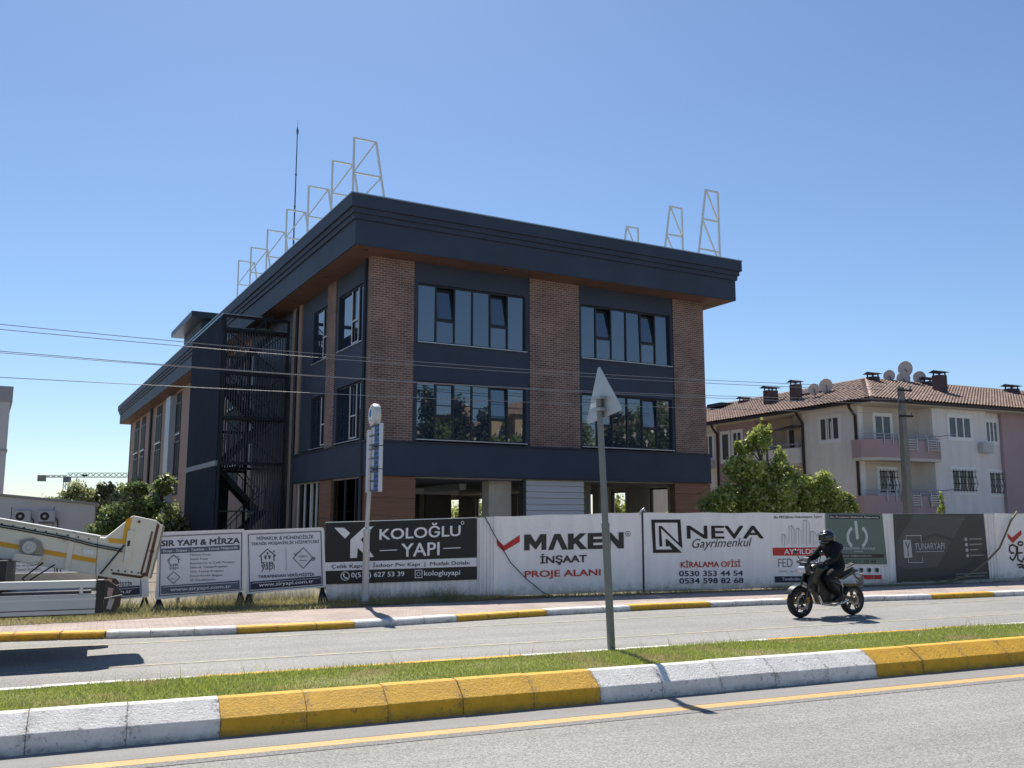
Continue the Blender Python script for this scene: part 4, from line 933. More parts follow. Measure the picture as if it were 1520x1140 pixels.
# eaves board and roof
apart('eaves', CREAM, LX - .42, 22.4, -.42, 10.9, 7.623, 7.74); apart('eaves', CREAM, LX - .421, 11.1, 10.9, 20.9, 7.623, 7.74)
apart('gutter', PIPE, LX - .55, 22.5, -.58, -.43, 7.68, 7.80); apart('gutter', PIPE, LX - .56, LX - .43, -.42, 21, 7.68, 7.80)
def roof_plane(eave0, eave1, ridge0, ridge1, row=.36, colw=.235):
    """tile courses with rounded rolls between an eave line and a ridge line (lines may differ in length)"""
    e0, e1, r0, r1 = map(Vector, (eave0, eave1, ridge0, ridge1)); ln = (e1 - e0).length; up_v = (r0 - e0); u = (e1 - e0).normalized()
    up_v = up_v - u * up_v.dot(u); sl = up_v.length; up_n = up_v.normalized(); nrm = u.cross(up_n).normalized()
    if nrm.z < 0: nrm = -nrm
    rows = int(sl / row); cs = 6; n = int(ln / colw) * cs; vs = []; fs = []
    for i in range(rows):
        for j, (q, lift) in enumerate(((i / rows, .075), ((i + 1) / rows + .015, .015))):
            a0 = (r0 - e0).dot(u) * q; a1 = ln + (r1 - e1).dot(u) * q
            for k in range(n + 1):
                s = ln * k / n; s = min(max(s, a0), a1)
                ph = (k % cs) / cs; h = .095 * math.sin(math.pi * ph) ** .8 if ph else 0
                p = e0 + u * s + up_n * (sl * q) + nrm * (lift + h); vs.append(tuple(p))
        o = i * 2 * (n + 1)
        for k in range(n):
            f = (o + k, o + k + 1, o + n + 1 + k + 1, o + n + 1 + k)
            if (Vector(vs[f[1]]) - Vector(vs[f[0]])).length > 1e-4 or (Vector(vs[f[2]]) - Vector(vs[f[3]])).length > 1e-4: fs.append(f)
    return MB().add(vs, fs)
ex, ey, ez, rz = LX - .5, -.52, 7.78, 9.85
rf = MB(); rf.add([(ex, ey, ez), (22.5, ey, ez), (22.5, 5.2, rz), (6.0, 5.2, rz)], [(0, 1, 2, 3)]).add([(ex, 21, ez), (ex, ey, ez), (6.0, 5.2, rz), (6.0, 21, rz)], [(0, 1, 2, 3)]).add([(22.5, 5.2, rz), (22.5, 11, ez), (6.0, 11, ez), (6.0, 5.2, rz)], [(0, 1, 2, 3)])
ROOF = rf.build('roof', TILE, AP)
tag(roof_plane((ex, ey, ez), (22.5, ey, ez), (6.0, 5.2, rz), (22.5, 5.2, rz)).build('tiles', TILE, ROOF, smooth=35), kind='stuff')
tag(roof_plane((ex, 21, ez), (ex, ey, ez), (6.0, 21, rz), (6.0, 5.2, rz)).build('tiles', TILE, ROOF, smooth=35), kind='stuff')
MB().tube([(ex, ey, ez + .08), (6.0, 5.2, rz + .06)], .1, 8).build('ridge_cap', TILE, ROOF); MB().tube([(6.0, 5.2, rz + .06), (22.5, 5.2, rz + .06)], .1, 8).build('ridge_cap', TILE, ROOF); MB().tube([(6.0, 5.2, rz + .06), (6.0, 21, rz + .06)], .1, 8).build('ridge_cap', TILE, ROOF)
def chimney(x, y, z0, z1, w=.55, d=.5):
    c = MB().box(x - w / 2, x + w / 2, y - d / 2, y + d / 2, z0, z1).build('chimney', MAROON, ROOF)
    b = MB()
    for sx in (-1, 1):
        for sy in (-1, 1): b.box(x + sx * w * .38 - .03, x + sx * w * .38 + .03, y + sy * d * .38 - .03, y + sy * d * .38 + .03, z1, z1 + .16)
    b.prism([(y - d * .75, z1 + .16), (y + d * .75, z1 + .16), (y, z1 + .28)], 'x', x - w * .75, x + w * .75); b.build('chimney_cap', mat('dark_tin', (.03, .035, .045), .5, .4), ROOF)
chimney(5.9, 4.6, 9.0, 9.95); chimney(8.9, 2.6, 8.6, 9.95, .62); chimney(10.6, 4.6, 9.2, 9.95, .95); chimney(17.3, 4.4, 9.0, 9.9, .8); chimney(17.6, 2.8, 8.6, 10.0, .8)
chimney(3.2, 10.2, 8.5, 9.7, .75); chimney(2.6, 7.3, 8.3, 9.65, .5); chimney(5.2, 15.2, 9.2, 9.75, .6)
apart('roof_vent', PVC, 3.6, 4.6, 6.4, 8.4, 9.25, 9.42); apart('skylight', mat('dark_tin'), 4.2, 5.2, 16.4, 18.0, 9.5, 9.75)
def apt_window(x0, x1, z0, z1, y, n, side=False, grille=False, openi=None):
    def bx_(b, a0, a1, d0, d1, c0, c1):
        b.box(*((y + d0, y + d1, a0, a1) if side else (a0, a1, y + d0, y + d1)), c0, c1)
    f = MB(); t = .14
    for a in ((x0 - t, x1 + t, z1, z1 + t), (x0 - t, x1 + t, z0 - t, z0), (x0 - t, x0, z0, z1), (x1, x1 + t, z0, z1)): bx_(f, a[0], a[1], -.04, .05, a[2], a[3])
    w = (x1 - x0) / n
    for i in range(n + 1): bx_(f, x0 + w * i - .045, x0 + w * i + .045, -.035, .03, z0, z1)
    bx_(f, x0, x1, -.03, .03, z1 - .07, z1); bx_(f, x0, x1, -.03, .03, z0, z0 + .07)
    wo = f.build('window', PVC, AP)
    for i in range(n):
        p = MB(); bx_(p, x0 + w * i + .045, x0 + w * (i + 1) - .045, -.012, -.004, z0 + .07, z1 - .07); p.build('pane', PANEG, wo)
    if openi is not None:
        p = MB(); a0 = x0 + w * openi; bx_(p, a0 + .06, a0 + .12, -.06, -.04, z0 + .05, z1 - .25); bx_(p, a0 + w - .2, a0 + w - .13, -.06, -.04, z0 + .05, z1 - .1); p.build('sash', PVC, wo)
    if grille:
        g = MB(); k = int((x1 - x0) / .2)
        for i in range(k + 1):
            q = x0 + (x1 - x0) * i / k
            path = [(q, -.12, z0), (q, -.12, z0 + .2), (q, -.26, z0 + .42), (q, -.14, z0 + .75), (q, -.12, z1)]
            g.tube([(a, y + d, c) for a, d, c in path], .014, 5)
        for zz in (z0 + .1, z0 + .45, z1 - .4, z1 - .12): g.bar((x0 - .08, y - .14, zz), (x1 + .08, y - .14, zz), .03)
        g.build('grille', mat('black_iron', (.015, .015, .017), .5, .4), wo)
apt_window(6.25, 7.88, 6.08, 7.24, -.002, 3); apt_window(6.25, 7.85, 3.26, 4.45, -.002, 3, grille=True)
apt_window(9.62, 10.95 - .45, 6.0, 7.18, .448, 3); apt_window(9.62, 10.5, 3.2, 4.4, .448, 2, grille=True)
apt_window(1.95, 3.05, 5.9, 7.2, .898, 2); apt_window(2.05, 3.2, 3.15, 4.4, .898, 2, grille=True, openi=1)
apt_window(2.24, 3.6, 5.98, 7.22, LX - .002, 3, side=True, openi=1)
apt_window(13.0, 13.9, 5.6, 7.1, LX - .001, 2, side=True); apt_window(10.2, 11.0, 5.6, 7.1, LX - .001, 2, side=True); apt_window(11.4, 12.1, 5.4, 7.1, LX - .001, 1, side=True)
apt_window(5.6, 7.2, 5.2, 7.0, LX + .998, 3, side=True); apt_window(14, 15.4, 5.9, 7.2, .248, 3); apt_window(14, 15.4, 3.2, 4.4, .248, 3)
def balcony(z, z_top):
    pts = [(.3, .9), (.28, .25), (.95, -.25), (5.26, -.25), (5.26, .9)]
    b = MB().prism(pts, 'z', z - .12, z + .02).build('balcony', CREAM, AP)
    for (a, c), m in zip(zip(pts[:-1], pts[1:]), (MAUVE,) * 4):
        d = Vector((c[0] - a[0], c[1] - a[1], 0)); L_ = d.length; ang = math.atan2(d.y, d.x)
        MB().box(0, L_, 0, .1, 0, z_top - z - .3).build('parapet', MAUVE, b, (a[0], a[1], z + .021), (0, 0, ang))
    r = MB(); 
    for h in (z_top, z_top - .16): r.tube([(.3, .2, h), (.97, -.27, h), (5.24, -.27, h)], .03, 6)
    for x in (1.3, 1.9, 2.3, 4.2, 4.9): r.bar((x, -.29, z_top - .55), (x, -.29, z_top), .05)
    r.tube([(5.2, -.27, z_top), (5.9, -.7, z_top + .12)], .025, 5)
    r.build('railing', mat('grey_rail', (.45, .46, .48), .4, .5), b)
    for x in (2.75, 4.25):
        q = MB()
        for k in range(5): q.bar((x, -.33, z_top - .25 - k * .12), (x + .75, -.33, z_top - .25 - k * .12), .05)
        q.bar((x, -.34, z_top - .85), (x, -.34, z_top - .1), .05); q.bar((x + .75, -.34, z_top - .85), (x + .75, -.34, z_top - .1), .05); q.build('drying_rack', mat('grey_rail'), b)
balcony(4.9, 6.1); balcony(2.1, 3.3)
b = MB().box(LX - .35, LX + 1.0, 5.05, 8.8, 4.75, 4.9).build('balcony', CREAM, AP)
MB().box(LX - .35, LX - .25, 5.05, 8.8, 4.902, 5.75).build('parapet', GREYW, b); MB().box(LX - .25, LX + 1.0, 5.05, 5.15, 4.902, 5.75).build('parapet', GREYW, b)
r = MB(); r.bar((LX - .3, 5.05, 5.95), (LX - .3, 8.8, 5.95), .06)
for k in range(6): r.bar((LX - .3, 5.1 + k * .74, 5.752), (LX - .3, 5.1 + k * .74, 5.95), .05)
r.build('railing', mat('grey_rail'), b)
MB().prism([(LX - .5, 6.75), (LX + 1.0, 7.15), (LX + 1.0, 7.22), (LX - .5, 6.85)], 'y', 5.1, 6.9).build('awning', mat('brown_awning', (.12, .085, .075), .8), AP)
for x, yy in ((LX - .06, 1.05), (LX - .06, 4.9), (LX - .06, 12.5)):
    MB().tube([(x - .4, yy, 7.68), (x - .35, yy, 7.5), (x, yy, 7.1), (x, yy, .1)], .075, 8).build('downpipe', PIPE, AP, smooth=50)
MB().tube([(8.95 + .3, .38, 7.5), (8.95 + .3, .38, .1)], .04, 8).build('downpipe', PIPE, AP)

for x, yy, z, side in ((LX - .32, 12.9, 5.0, True), (8.35, -.34, 5.35, False)):
    q = MB().box(*((x, x + .3, yy, yy + .8) if side else (x, x + .8, yy, yy + .3)), z, z + .55).build('wall_unit', mat('ac_white', (.5, .5, .5), .5), AP, bevel=.02)
def dish(x, y, z, r, yaw, label):
    p = AP.matrix_basis @ Vector((x, y, 0)); o = empty('satellite_dish', (p.x, p.y, z), R(yaw), label, 'satellite dish', 'satellite dishes on the tiled roof')
    prof = [(r * k / 6, -.18 * r * (k / 6) ** 2 + .18 * r) for k in range(7)]
    d = MB().lathe(prof, n=24).build('reflector', mat('dish_grey', (.45, .43, .44), .5, var=(6, .1)), o, (0, 0, 0), (R(-78), 0, 0), smooth=60)
    m = d.modifiers.new('solid', 'SOLIDIFY'); m.thickness = .015
    MB().tube([(0, .0, 0), (0, -.12, -.12), (0, -.12, -1.3)], .025, 6).build('mast', STEELD, o); MB().tube([(0, .1, -r * .8), (0, r * .9, -.1)], .014, 5).build('arm', STEELD, o); MB().lathe([(.0, -.04), (.05, -.04), (.05, .05), (0, .05)], (0, r * .92, -.08), 'y', 10).build('receiver', BLACK, o)
for a in ((7.84, 5.2, 10.22, .36, -20, 'satellite dish left of the raised pair on the ridge'), (9.18, 5.2, 10.72, .48, -15, 'largest and highest satellite dish above the utility pole'), (8.86, 5.1, 10.1, .42, -25, 'satellite dish just below the highest one, behind the pole top'), (10.3, 5.2, 10.29, .38, -30, 'satellite dish partly hidden by the tall mauve chimney'),
          (2.4, 5.6, 9.15, .33, -20, 'small satellite dish beside the left brown chimney'), (3.3, 5.6, 9.42, .40, -20, 'satellite dish on the left roof slope beside the white vent')): dish(*a)

# ------------------------------------------------------------------ utility pole and lines
UP = empty('utility_pole', (31.95, 30, 0), 0, 'grey concrete utility pole standing in front of the balconies', 'utility pole')
MB().hexa([(-.2, -.17, 0), (.2, -.17, 0), (.2, .17, 0), (-.2, .17, 0), (-.115, -.1, 7.64), (.115, -.1, 7.64), (.115, .1, 7.64), (-.115, .1, 7.64)]).build('shaft', mat('pole_concrete', (.20, .20, .19), .9, var=(3, .15)), UP, bevel=.015)
for z, l in ((7.5, .5), (6.98, .42), (6.35, .46)):
    c = MB().bar((-l * .6, -.14, z), (l, -.14, z), .08).build('crossarm', mat('dark_iron', (.03, .03, .033), .6, .3), UP)
    for x in (-l * .5, l * .85): MB().lathe([(.02, 0), (.05, .03), (.03, .07), (.055, .1), (.03, .16), (0, .17)], (x, -.14, z + .04), n=10).build('insulator', mat('porcelain', (.25, .2, .18), .25), c)
WIRE = mat('wire_aluminium', (.34, .34, .35), .5, .3)
for i, (zl, zr, ze, lab) in enumerate(((7.45, 7.31, 7.62, 'topmost overhead power line crossing the office facade'), (7.31, 7.19, 7.48, 'overhead power line just below the topmost one'), (6.68, 6.70, 7.1, 'upper of the two middle overhead power lines'), (6.64, 6.62, 6.9, 'lower of the two middle overhead power lines'), (5.93, 6.20, 6.48, 'lowest overhead power line, crossing the lower windows'))):
    f = np.polyfit([-3.0, 21.6, 31.95], [zl, zr, ze], 2); X = [-26 + i_ * 2.898 for i_ in range(21)]
    def zz(x): return float(np.polyval(f, x)) if x > -3 else zl + (x + 3) * float(np.polyval(np.polyder(f), -3.0))
    o = MB().tube([(x, 29.82 + .04 * i, zz(x)) for x in X], .011, 6).build('power_line', WIRE, None, smooth=60); tag(o, lab, 'cable', 'overhead power lines')

# ------------------------------------------------------------------ far left: shed, tall block, tower crane
SH = empty('site_shed', (-.47, 55.25, 0), R(0), 'low pale grey shed with sloping roof and two air conditioners', 'shed')
SHW = mat('shed_wall', (.60, .57, .57), .8, var=(.8, .06))
MB().prism([(-14, .0), (0, .0), (0, 2.62), (-14, 3.95)], 'y', 0, 8).build('wall', SHW, SH); MB().prism([(-14.2, 3.98), (.15, 2.62), (.15, 2.74), (-14.2, 4.1)], 'y', -.15, 8.1).build('roof', mat('shed_roof', (.34, .33, .30), .7), SH)
for k in range(7): MB().box(-14 + k * 2, -13.97 + k * 2, -.012, -.003, .1, 2.5).build('panel_joint', mat('dark_trim'), SH)
for x in (-3.55, -2.4):
    p = SH.matrix_basis @ Vector((x + .1, -.03, 1.72)); o = empty('air_conditioner', p, R(0), 'white outdoor air conditioner on the shed wall, ' + ('left one' if x < -3 else 'right one'), 'air conditioner', 'air conditioners on the shed wall')
    MB().box(-.4, .4, -.3, 0, 0, .58).build('casing', mat('ac_white', (.5, .5, .5), .5), o, bevel=.02); MB().lathe([(0, -.31), (.22, -.31), (.22, -.302)], (-.1, 0, .29), 'y', 20).build('fan_grille', BLACK, o)
    MB().lathe([(.08, -.318), (.05, -.318), (0, -.33)], (-.1, 0, .29), 'y', 12).build('fan_hub', mat('ac_white'), o); MB().box(-.35, .35, -.28, .02, -.05, 0).build('bracket', STEELD, o); MB().tube([(.42, -.1, .2), (.52, -.08, .1), (.55, -.03, -.35)], .03, 6).build('pipe', BLACK, o)
TB = empty('white_block', (-6.0, 67.5, 0), R(6), 'pale plastered block cut by the left picture edge', 'building')
MB().box(-16, 0, 0, 12, 0, 9.4).build('wall', SHW, TB); MB().box(-16.1, .12, -.12, 12.1, 9.4, 10.4).build('parapet', mat('shed_cap', (.36, .35, .36), .8), TB)
for z in (3.0, 6.2): MB().box(-16.05, .05, -.05, 12.05, z, z + .12).build('string_course', mat('shed_cap'), TB)
for z in (3.8, 7.0):
    for x in (-3.5, -7): w_ = MB().box(x, x + 1.4, -.06, .0, z, z + 1.5).build('window', PVC, TB); MB().box(x + .1, x + 1.3, -.075, -.062, z + .1, z + 1.4).build('pane', PANEG, w_)
CRN = empty('tower_crane', (-11.7, 335, 0), R(-23.5), 'distant grey tower crane above the trees on the left', 'crane'); CS = mat('crane_grey', (.30, .32, .33), .6, .2)
def lattice(a, b, w, h, n, tri=False):
    m = MB(); a = Vector(a); b = Vector(b); t = (b - a) / n; hor = abs((b - a).normalized().z) < .5
    cs = [Vector((0, -w / 2, 0)), Vector((0, w / 2, 0)), Vector((0, 0, h))] if hor else [Vector((-w / 2, -w / 2, 0)), Vector((w / 2, -w / 2, 0)), Vector((w / 2, w / 2, 0)), Vector((-w / 2, w / 2, 0))]
    for c in cs: m.bar(a + c, b + c, .16)
    for i in range(n):
        for j in range(len(cs)):
            c, d = cs[j], cs[(j + 1) % len(cs)]; m.bar(a + t * i + c, a + t * (i + 1) + d, .1); m.bar(a + t * i + d, a + t * (i + 1) + c, .1) if hor else None
    return m
lattice((0, 0, 0), (0, 0, 15), 1.5, 0, 9).build('mast', CS, CRN); lattice((0, 0, 15.2), (45, 0, 15.2), 1.2, 1.4, 24).build('jib', CS, CRN); lattice((0, 0, 15.2), (-9, 0, 15.2), 1.2, .6, 5).build('counter_jib', CS, CRN)
MB().box(-9.4, -7.2, -.7, .7, 13.9, 15.9).build('counterweight', mat('crane_weight', (.27, .26, .24), .9), CRN); MB().box(-.9, .9, -.9, .9, 13.6, 15.4).build('cab', mat('crane_cab', (.16, .18, .19), .5), CRN)
MB().box(5, 6.5, -.4, .4, 15.5, 16.1).build('winch', STEELD, CRN)

# ------------------------------------------------------------------ trees
tree('broadleaf_tree', (20.4, 25.1, .1), .14, 1.3, [(-1.5, .2, 1.9, 1.05, 1.0, 1.3), (-.6, .2, 2.7, 1.0, .9, 1.2), (-.3, 0, 4.1, .5, .5, 1.0), (.35, 0, 2.4, 1.1, 1.0, 1.3), (1.3, -.3, 2.0, 1.0, .9, 1.2), (2.0, -.5, 2.8, .55, .6, .85), (2.45, -.7, 1.8, .85, .8, 1.0), (-2.0, .5, 1.4, .8, .7, 1.0), (-1.35, .2, 3.2, .4, .4, .7), (.45, 0, 3.5, .4, .4, .75), (.05, 0, 4.6, .22, .22, .45), (-1.0, 0, 4.0, .3, .3, .45), (2.8, -.8, 2.3, .4, .4, .5), (1.55, -.2, 2.5, .8, .8, .9), (.9, 0, 2.9, .6, .6, .7), (-.9, .1, 3.4, .7, .6, .8), (.3, .1, 3.0, .8, .7, .9), (2.1, -.5, 2.1, .8, .7, .9), (-.6, .3, 1.2, 1.4, .9, 1.0), (1.2, .2, 1.2, 1.6, .9, 1.0)], 40000, .135, 'leaf_bright', 'bushy bright green tree behind the white hoarding, right of the office', seed=5, sub=8, subr=.42)
tree('broadleaf_tree', (1.6, 47.6, .1), .16, 1.0, [(-1.0, 0, 2.0, .8, .9, .9), (.3, 0, 2.3, .9, .9, .9), (1.0, 0, 3.2, .6, .6, .6), (-.3, .1, 3.1, .7, .7, .55), (1.6, 0, 1.7, .7, .8, .9), (-1.3, 0, 1.2, .9, .9, .8), (1.2, 0, 3.7, .35, .35, .3), (.6, 0, 1.2, 1.2, .8, .8)], 9500, .19, 'leaf_dark', 'dark green tree in front of the office side wall, behind the boom', seed=9, sub=8)
tree('poplar_tree', (-1.6, 94.2, 0), .25, 2, [(-2.2, 0, 3.4, 1.5, 1.5, 1.2), (-.2, 0, 3.9, 1.5, 1.5, 1.5), (-.6, 0, 2.0, 2.4, 1.6, 1.5), (.9, 0, 4.4, .8, .8, .9)], 9000, .32, 'leaf_pale', 'pale green tree beyond the shed, below the crane', seed=11, sub=8)
tree('poplar_tree', (2.6, 92.6, 0), .25, 2, [(-.8, 0, 4.0, 1.4, 1.5, 1.9), (.8, 0, 3.6, 1.6, 1.5, 2.2), (-1.5, 0, 2.0, 1.8, 1.6, 1.6)], 9000, .32, 'leaf_pale', 'pale green tree right of the crane, beside the office end', seed=12, sub=8)
tree('poplar_tree', (.6, 97, 0), .2, 1.6, [(0, 0, 3.6, 1.5, 1.4, 1.6), (-1.2, 0, 2.6, 1.4, 1.4, 1.5), (1.2, 0, 2.8, 1.4, 1.4, 1.6)], 5000, .34, 'leaf_pale', 'pale tree between the two trees right of the crane mast', seed=15, sub=7)
tree('poplar_tree', (-7.0, 98, 0), .2, 1.6, [(0, 0, 2.9, 1.3, 1.2, 1.2), (-.9, 0, 2.2, 1.1, 1.1, 1.2)], 2500, .34, 'leaf_pale', 'small tree top just above the sloping shed roof', seed=13, sub=6)
tree('sapling', (22.35, 19.75, .1), .03, 1.5, [(0, 0, 2.0, .14, .14, .22), (.02, 0, 2.35, .07, .07, .22)], 260, .09, 'leaf_bright', 'thin sapling poking up behind the dark hoarding board', seed=14, sub=4, cat='sapling')
for k, (lx, ly, s) in enumerate(((19.6, 1.5, 1.0), (20.5, 6.5, 1.1), (21.0, 14.0, 1.1), (20.5, 23.5, 1.2), (20.5, 33.5, 1.2))):
    p = OB.matrix_basis @ Vector((lx, ly, .1))
    tree('garden_tree', p, .12, 1.0, [(0, 0, 2.0, 1.4 * s, 1.4 * s, 1.3), (-.7, .6, 1.4, 1.1 * s, 1.3 * s, 1.1), (.6, -.9, 1.5, 1.1 * s, 1.2 * s, 1.2), (0, 1.2, 1.8, 1.0, 1.2, 1.1)], 4200, .2, 'leaf_bright',
         'garden tree seen through the open ground floor, ' + ['rightmost opening', 'second opening from the right', 'middle of the row', 'opening left of the grey louvres', 'narrow opening far left'][k], 'garden trees along the office side', seed=20 + k, sub=6)
# across the road, behind the viewer: seen mirrored in the lower office windows
for k, (x, yy, h) in enumerate(((35.5, -9, 12.4), (41, -14.0, 14.2), (50.5, -10.5, 13.2), (55.5, -7.5, 13.6), (60.5, -11, 14.8), (66.5, -12.5, 14.0), (46, -11.5, 11.6), (33.0, -11.5, 13.2))):
    q = h / 12
    tree('street_tree', (x, yy, 0), .3, 3.2, [(0, 0, 7.5 * q, 2.6, 2.6, 3.2 * q), (-1.5, 0, 6 * q, 2.0, 2.0, 2.2), (1.6, .3, 6.2 * q, 2.0, 2.0, 2.3), (.2, 0, 10 * q, 1.5, 1.5, 1.8 * q)], 5200, .42, 'leaf_deep' if k % 2 else 'leaf_dark',
         'street tree mirrored in the lower office windows, ' + ['far left pane', 'second pane', 'between the mirrored houses', 'left half of the right window', 'middle of the right window', 'right part of the right window', 'in front of the cream house', 'edge of the leftmost pane'][k], 'mirrored street trees', seed=40 + k, sub=8)
def mirrored_house(x, y, w, d, h, wall, label):
    o = empty('opposite_house', (x, y, 0), R(4), label, 'house', 'mirrored houses'); MB().box(-w / 2, w / 2, -d, 0, 0, h).build('wall', wall, o)
    MB().prism([(-w / 2 - .5, h), (w / 2 + .5, h), (w / 2 - 2, h + 1.8), (-w / 2 + 2, h + 1.8)], 'y', -d - .4, .4).build('roof', TILE, o)
    for z in range(int(h / 3)):
        for k in range(int(w / 3)):
            xx = -w / 2 + .8 + k * 3; wi = MB().box(xx, xx + 1.4, -.002, .05, 1 + z * 3, 2.5 + z * 3).build('window', PVC, o); MB().box(xx + .1, xx + 1.3, .051, .06, 1.1 + z * 3, 2.4 + z * 3).build('pane', PANEG, wi)
        b_ = MB().box(w / 2 - 3.2, w / 2 - .3, .001, 1.1, z * 3 + 2.9, z * 3 + 3.05).build('balcony', wall, o); MB().box(w / 2 - 3.2, w / 2 - .3, 1.0, 1.1, z * 3 + 3.051, z * 3 + 3.95).build('parapet', MAROON, b_)
mirrored_house(48.5, -24, 4.5, 10, 12.6, mat('cream_house', (.55, .50, .40), .9), 'cream house across the road mirrored in the lower left office window')
mirrored_house(56, -26, 4.5, 10, 13.2, mat('ochre_house', (.45, .36, .24), .9), 'ochre house across the road mirrored in the right pane of the lower left window')
mirrored_house(80, -26, 9, 10, 14, mat('grey_house', (.36, .35, .34), .9), 'grey house across the road mirrored in the lower right office window')
# ------------------------------------------------------------------ hoarding along the site
NODES = [(4.481, 20.2), (7.99, 19.8), (12.097, 19.62), (15.836, 19.44), (19.734, 19.44), (23.495, 19.36), (30.5, 19.2)]
def frame_at(a, b, name, label, cat, group, z=.12):
    L_ = math.hypot(b[0] - a[0], b[1] - a[1]); return empty(name, (a[0], a[1], z), math.atan2(b[1] - a[1], b[0] - a[0]), label, cat, group), L_
def corr_sheet(u0, u1, v0, vl, vr, y=0.0, p=.15, d=.022):
    n = max(1, int((u1 - u0) / p)); vs = []; pts = []
    for i in range(n):
        u = u0 + (u1 - u0) * i / n; q = (u1 - u0) / n; pts += [(u, y), (u + q * .62, y), (u + q * .7, y + d), (u + q * .92, y + d)]
    pts.append((u1, y))
    for u, yy in pts:
        t = vl + (vr - vl) * (u - u0) / (u1 - u0); vs += [(u, yy, v0), (u, yy, t)]
    return MB().add(vs, [(2 * i, 2 * i + 2, 2 * i + 3, 2 * i + 1) for i in range(len(pts) - 1)])
def wavy(u0, u1, v0, vl, vr, y, amp, seed, nu=28, nv=10):
    g = random.Random(seed); ph = [g.uniform(0, 6) for _ in range(4)]; vs = []
    for i in range(nu + 1):
        for j in range(nv + 1):
            u = u0 + (u1 - u0) * i / nu; top = vl + (vr - vl) * i / nu; v = v0 + (top - v0) * j / nv
            vs.append((u, y + amp * (math.sin(u * 2.1 + ph[0]) * math.sin(v * 2.4 + ph[1]) + .5 * math.sin(u * 5.3 + ph[2] + v * 3)), v + (.008 * math.sin(u * 4 + ph[3]) if j == nv else 0)))
    return MB().add(vs, [(i * (nv + 1) + j, (i + 1) * (nv + 1) + j, (i + 1) * (nv + 1) + j + 1, i * (nv + 1) + j + 1) for i in range(nu) for j in range(nv)])
HG = 'hoarding panels along the building site'
def posts(root, us, h):
    for u in us: MB().box(u - .03, u + .03, .04, .10, -.1, h).build('post', GALV, root)
def solid(o, t=.01):
    m = o.modifiers.new('solid', 'SOLIDIFY'); m.thickness = t; m.offset = 1; return o
# 1: black printed board on ribbed sheet
h1, L1 = frame_at(NODES[0], NODES[1], 'hoarding', 'ribbed white hoarding carrying the black KOLOĞLU YAPI board', 'hoarding', HG)
corr_sheet(0, L1, .02, 1.69, 1.80, .0).build('ribbed_sheet', PAINTW, h1); posts(h1, (.1, 1.8, 3.4), 1.6)
bd = MB().prism([(-.04, .370), (3.36, .410), (3.352, 1.790), (-.038, 1.684)], 'y', -.028, -.004).build('board', ink('black'), h1)
MB().prism([(-.05, 1.684), (3.36, 1.790), (3.36, 1.808), (-.05, 1.702)], 'y', -.034, -.001).build('board_rim', ALU, h1)
prints(PRINT['kol'], bd, -.030)
MB().tube([(3.44, -.02, 0), (3.44, -.02, 1.8)], .022, 8).build('rail', PAINTW, h1)
# 2 and 3: white banners
h2, L2 = frame_at(NODES[1], NODES[2], 'hoarding', 'white hoarding panel printed MAKEN with a red tick', 'hoarding', HG)
corr_sheet(0, .32, .02, 1.815, 1.825, .0, .08).build('ribbed_sheet', PAINTW, h2); p2_ = wavy(.3, L2 - .012, .03, 1.825, 1.925, -.012, .004, 1).build('banner', PAINTW2, h2, smooth=40); posts(h2, (.2, 2.1, 4.0), 1.75); prints(PRINT['mak'], p2_, -.022)
MB().box(L2 - .02, L2 + .02, -.03, -.006, .0, 1.93).build('seam_batten', mat('dark_trim'), h2)
MB().tube([(L2 - .10, -.05, 1.86), (L2 - .05, -.05, 1.96), (L2 + .03, -.05, 2.02), (L2 + .05, -.05, 1.95)], .022, 7).build('bent_pipe', ALU, h2, smooth=60)
h3, L3 = frame_at(NODES[2], NODES[3], 'hoarding', 'white hoarding panel printed NEVA with a square N emblem', 'hoarding', HG)
p3_ = wavy(.03, L3 - .01, .01, 1.915, 1.925, -.012, .004, 2).build('banner', PAINTW2, h3, smooth=40); posts(h3, (.2, 1.9, 3.6), 1.8); prints(PRINT['nev'], p3_, -.022)
# 4: two posters on a white panel
h4, L4 = frame_at(NODES[3], NODES[4], 'hoarding', 'white hoarding panel with AYYILDIZ poster and green power symbol poster', 'hoarding', HG)
corr_sheet(1.9, L4, .02, 1.915, 1.915, .0).build('ribbed_sheet', PAINTW, h4); p4_ = wavy(-.03, 1.86, .0, 1.93, 1.925, -.012, .004, 3, 14).build('banner', PAINTW2, h4, smooth=40); posts(h4, (.2, 1.9, 3.7), 1.8)
MB().quad((1.86, -.010, .03), (3.68, -.010, .03), (3.72, -.010, .56), (1.86, -.010, .56)).build('lower_poster', PAINTW2, h4); prints(PRINT['ayy'], p4_, -.022)
# 5: dark board
h5, L5 = frame_at(NODES[4], NODES[5], 'hoarding', 'ribbed white hoarding carrying the charcoal TUNARYAPI board', 'hoarding', HG)
corr_sheet(0, L5, -.03, 1.91, 1.92, .0).build('ribbed_sheet', PAINTW, h5); posts(h5, (.2, 1.9, 3.6), 1.8)
b5 = MB().prism([(.37, .0), (3.87, .0), (3.81, 1.912), (.38, 1.9)], 'y', -.02, -.004).build('board', ink('char'), h5); prints(PRINT['tun'], b5, -.024)
# 6: last panel, runs out of the picture
h6, L6 = frame_at(NODES[5], NODES[6], 'hoarding', 'white hoarding panel with black script at the right picture edge', 'hoarding', HG)
corr_sheet(0, .6, -.03, 1.92, 1.925, .0, .1).build('ribbed_sheet', PAINTW, h6); p6_ = wavy(.56, L6, -.02, 1.925, 1.93, -.012, .005, 5, 40).build('banner', PAINTW2, h6, smooth=40); posts(h6, (.2, 2.2, 4.2, 6.2), 1.8); prints(PRINT['end'], p6_, -.022)
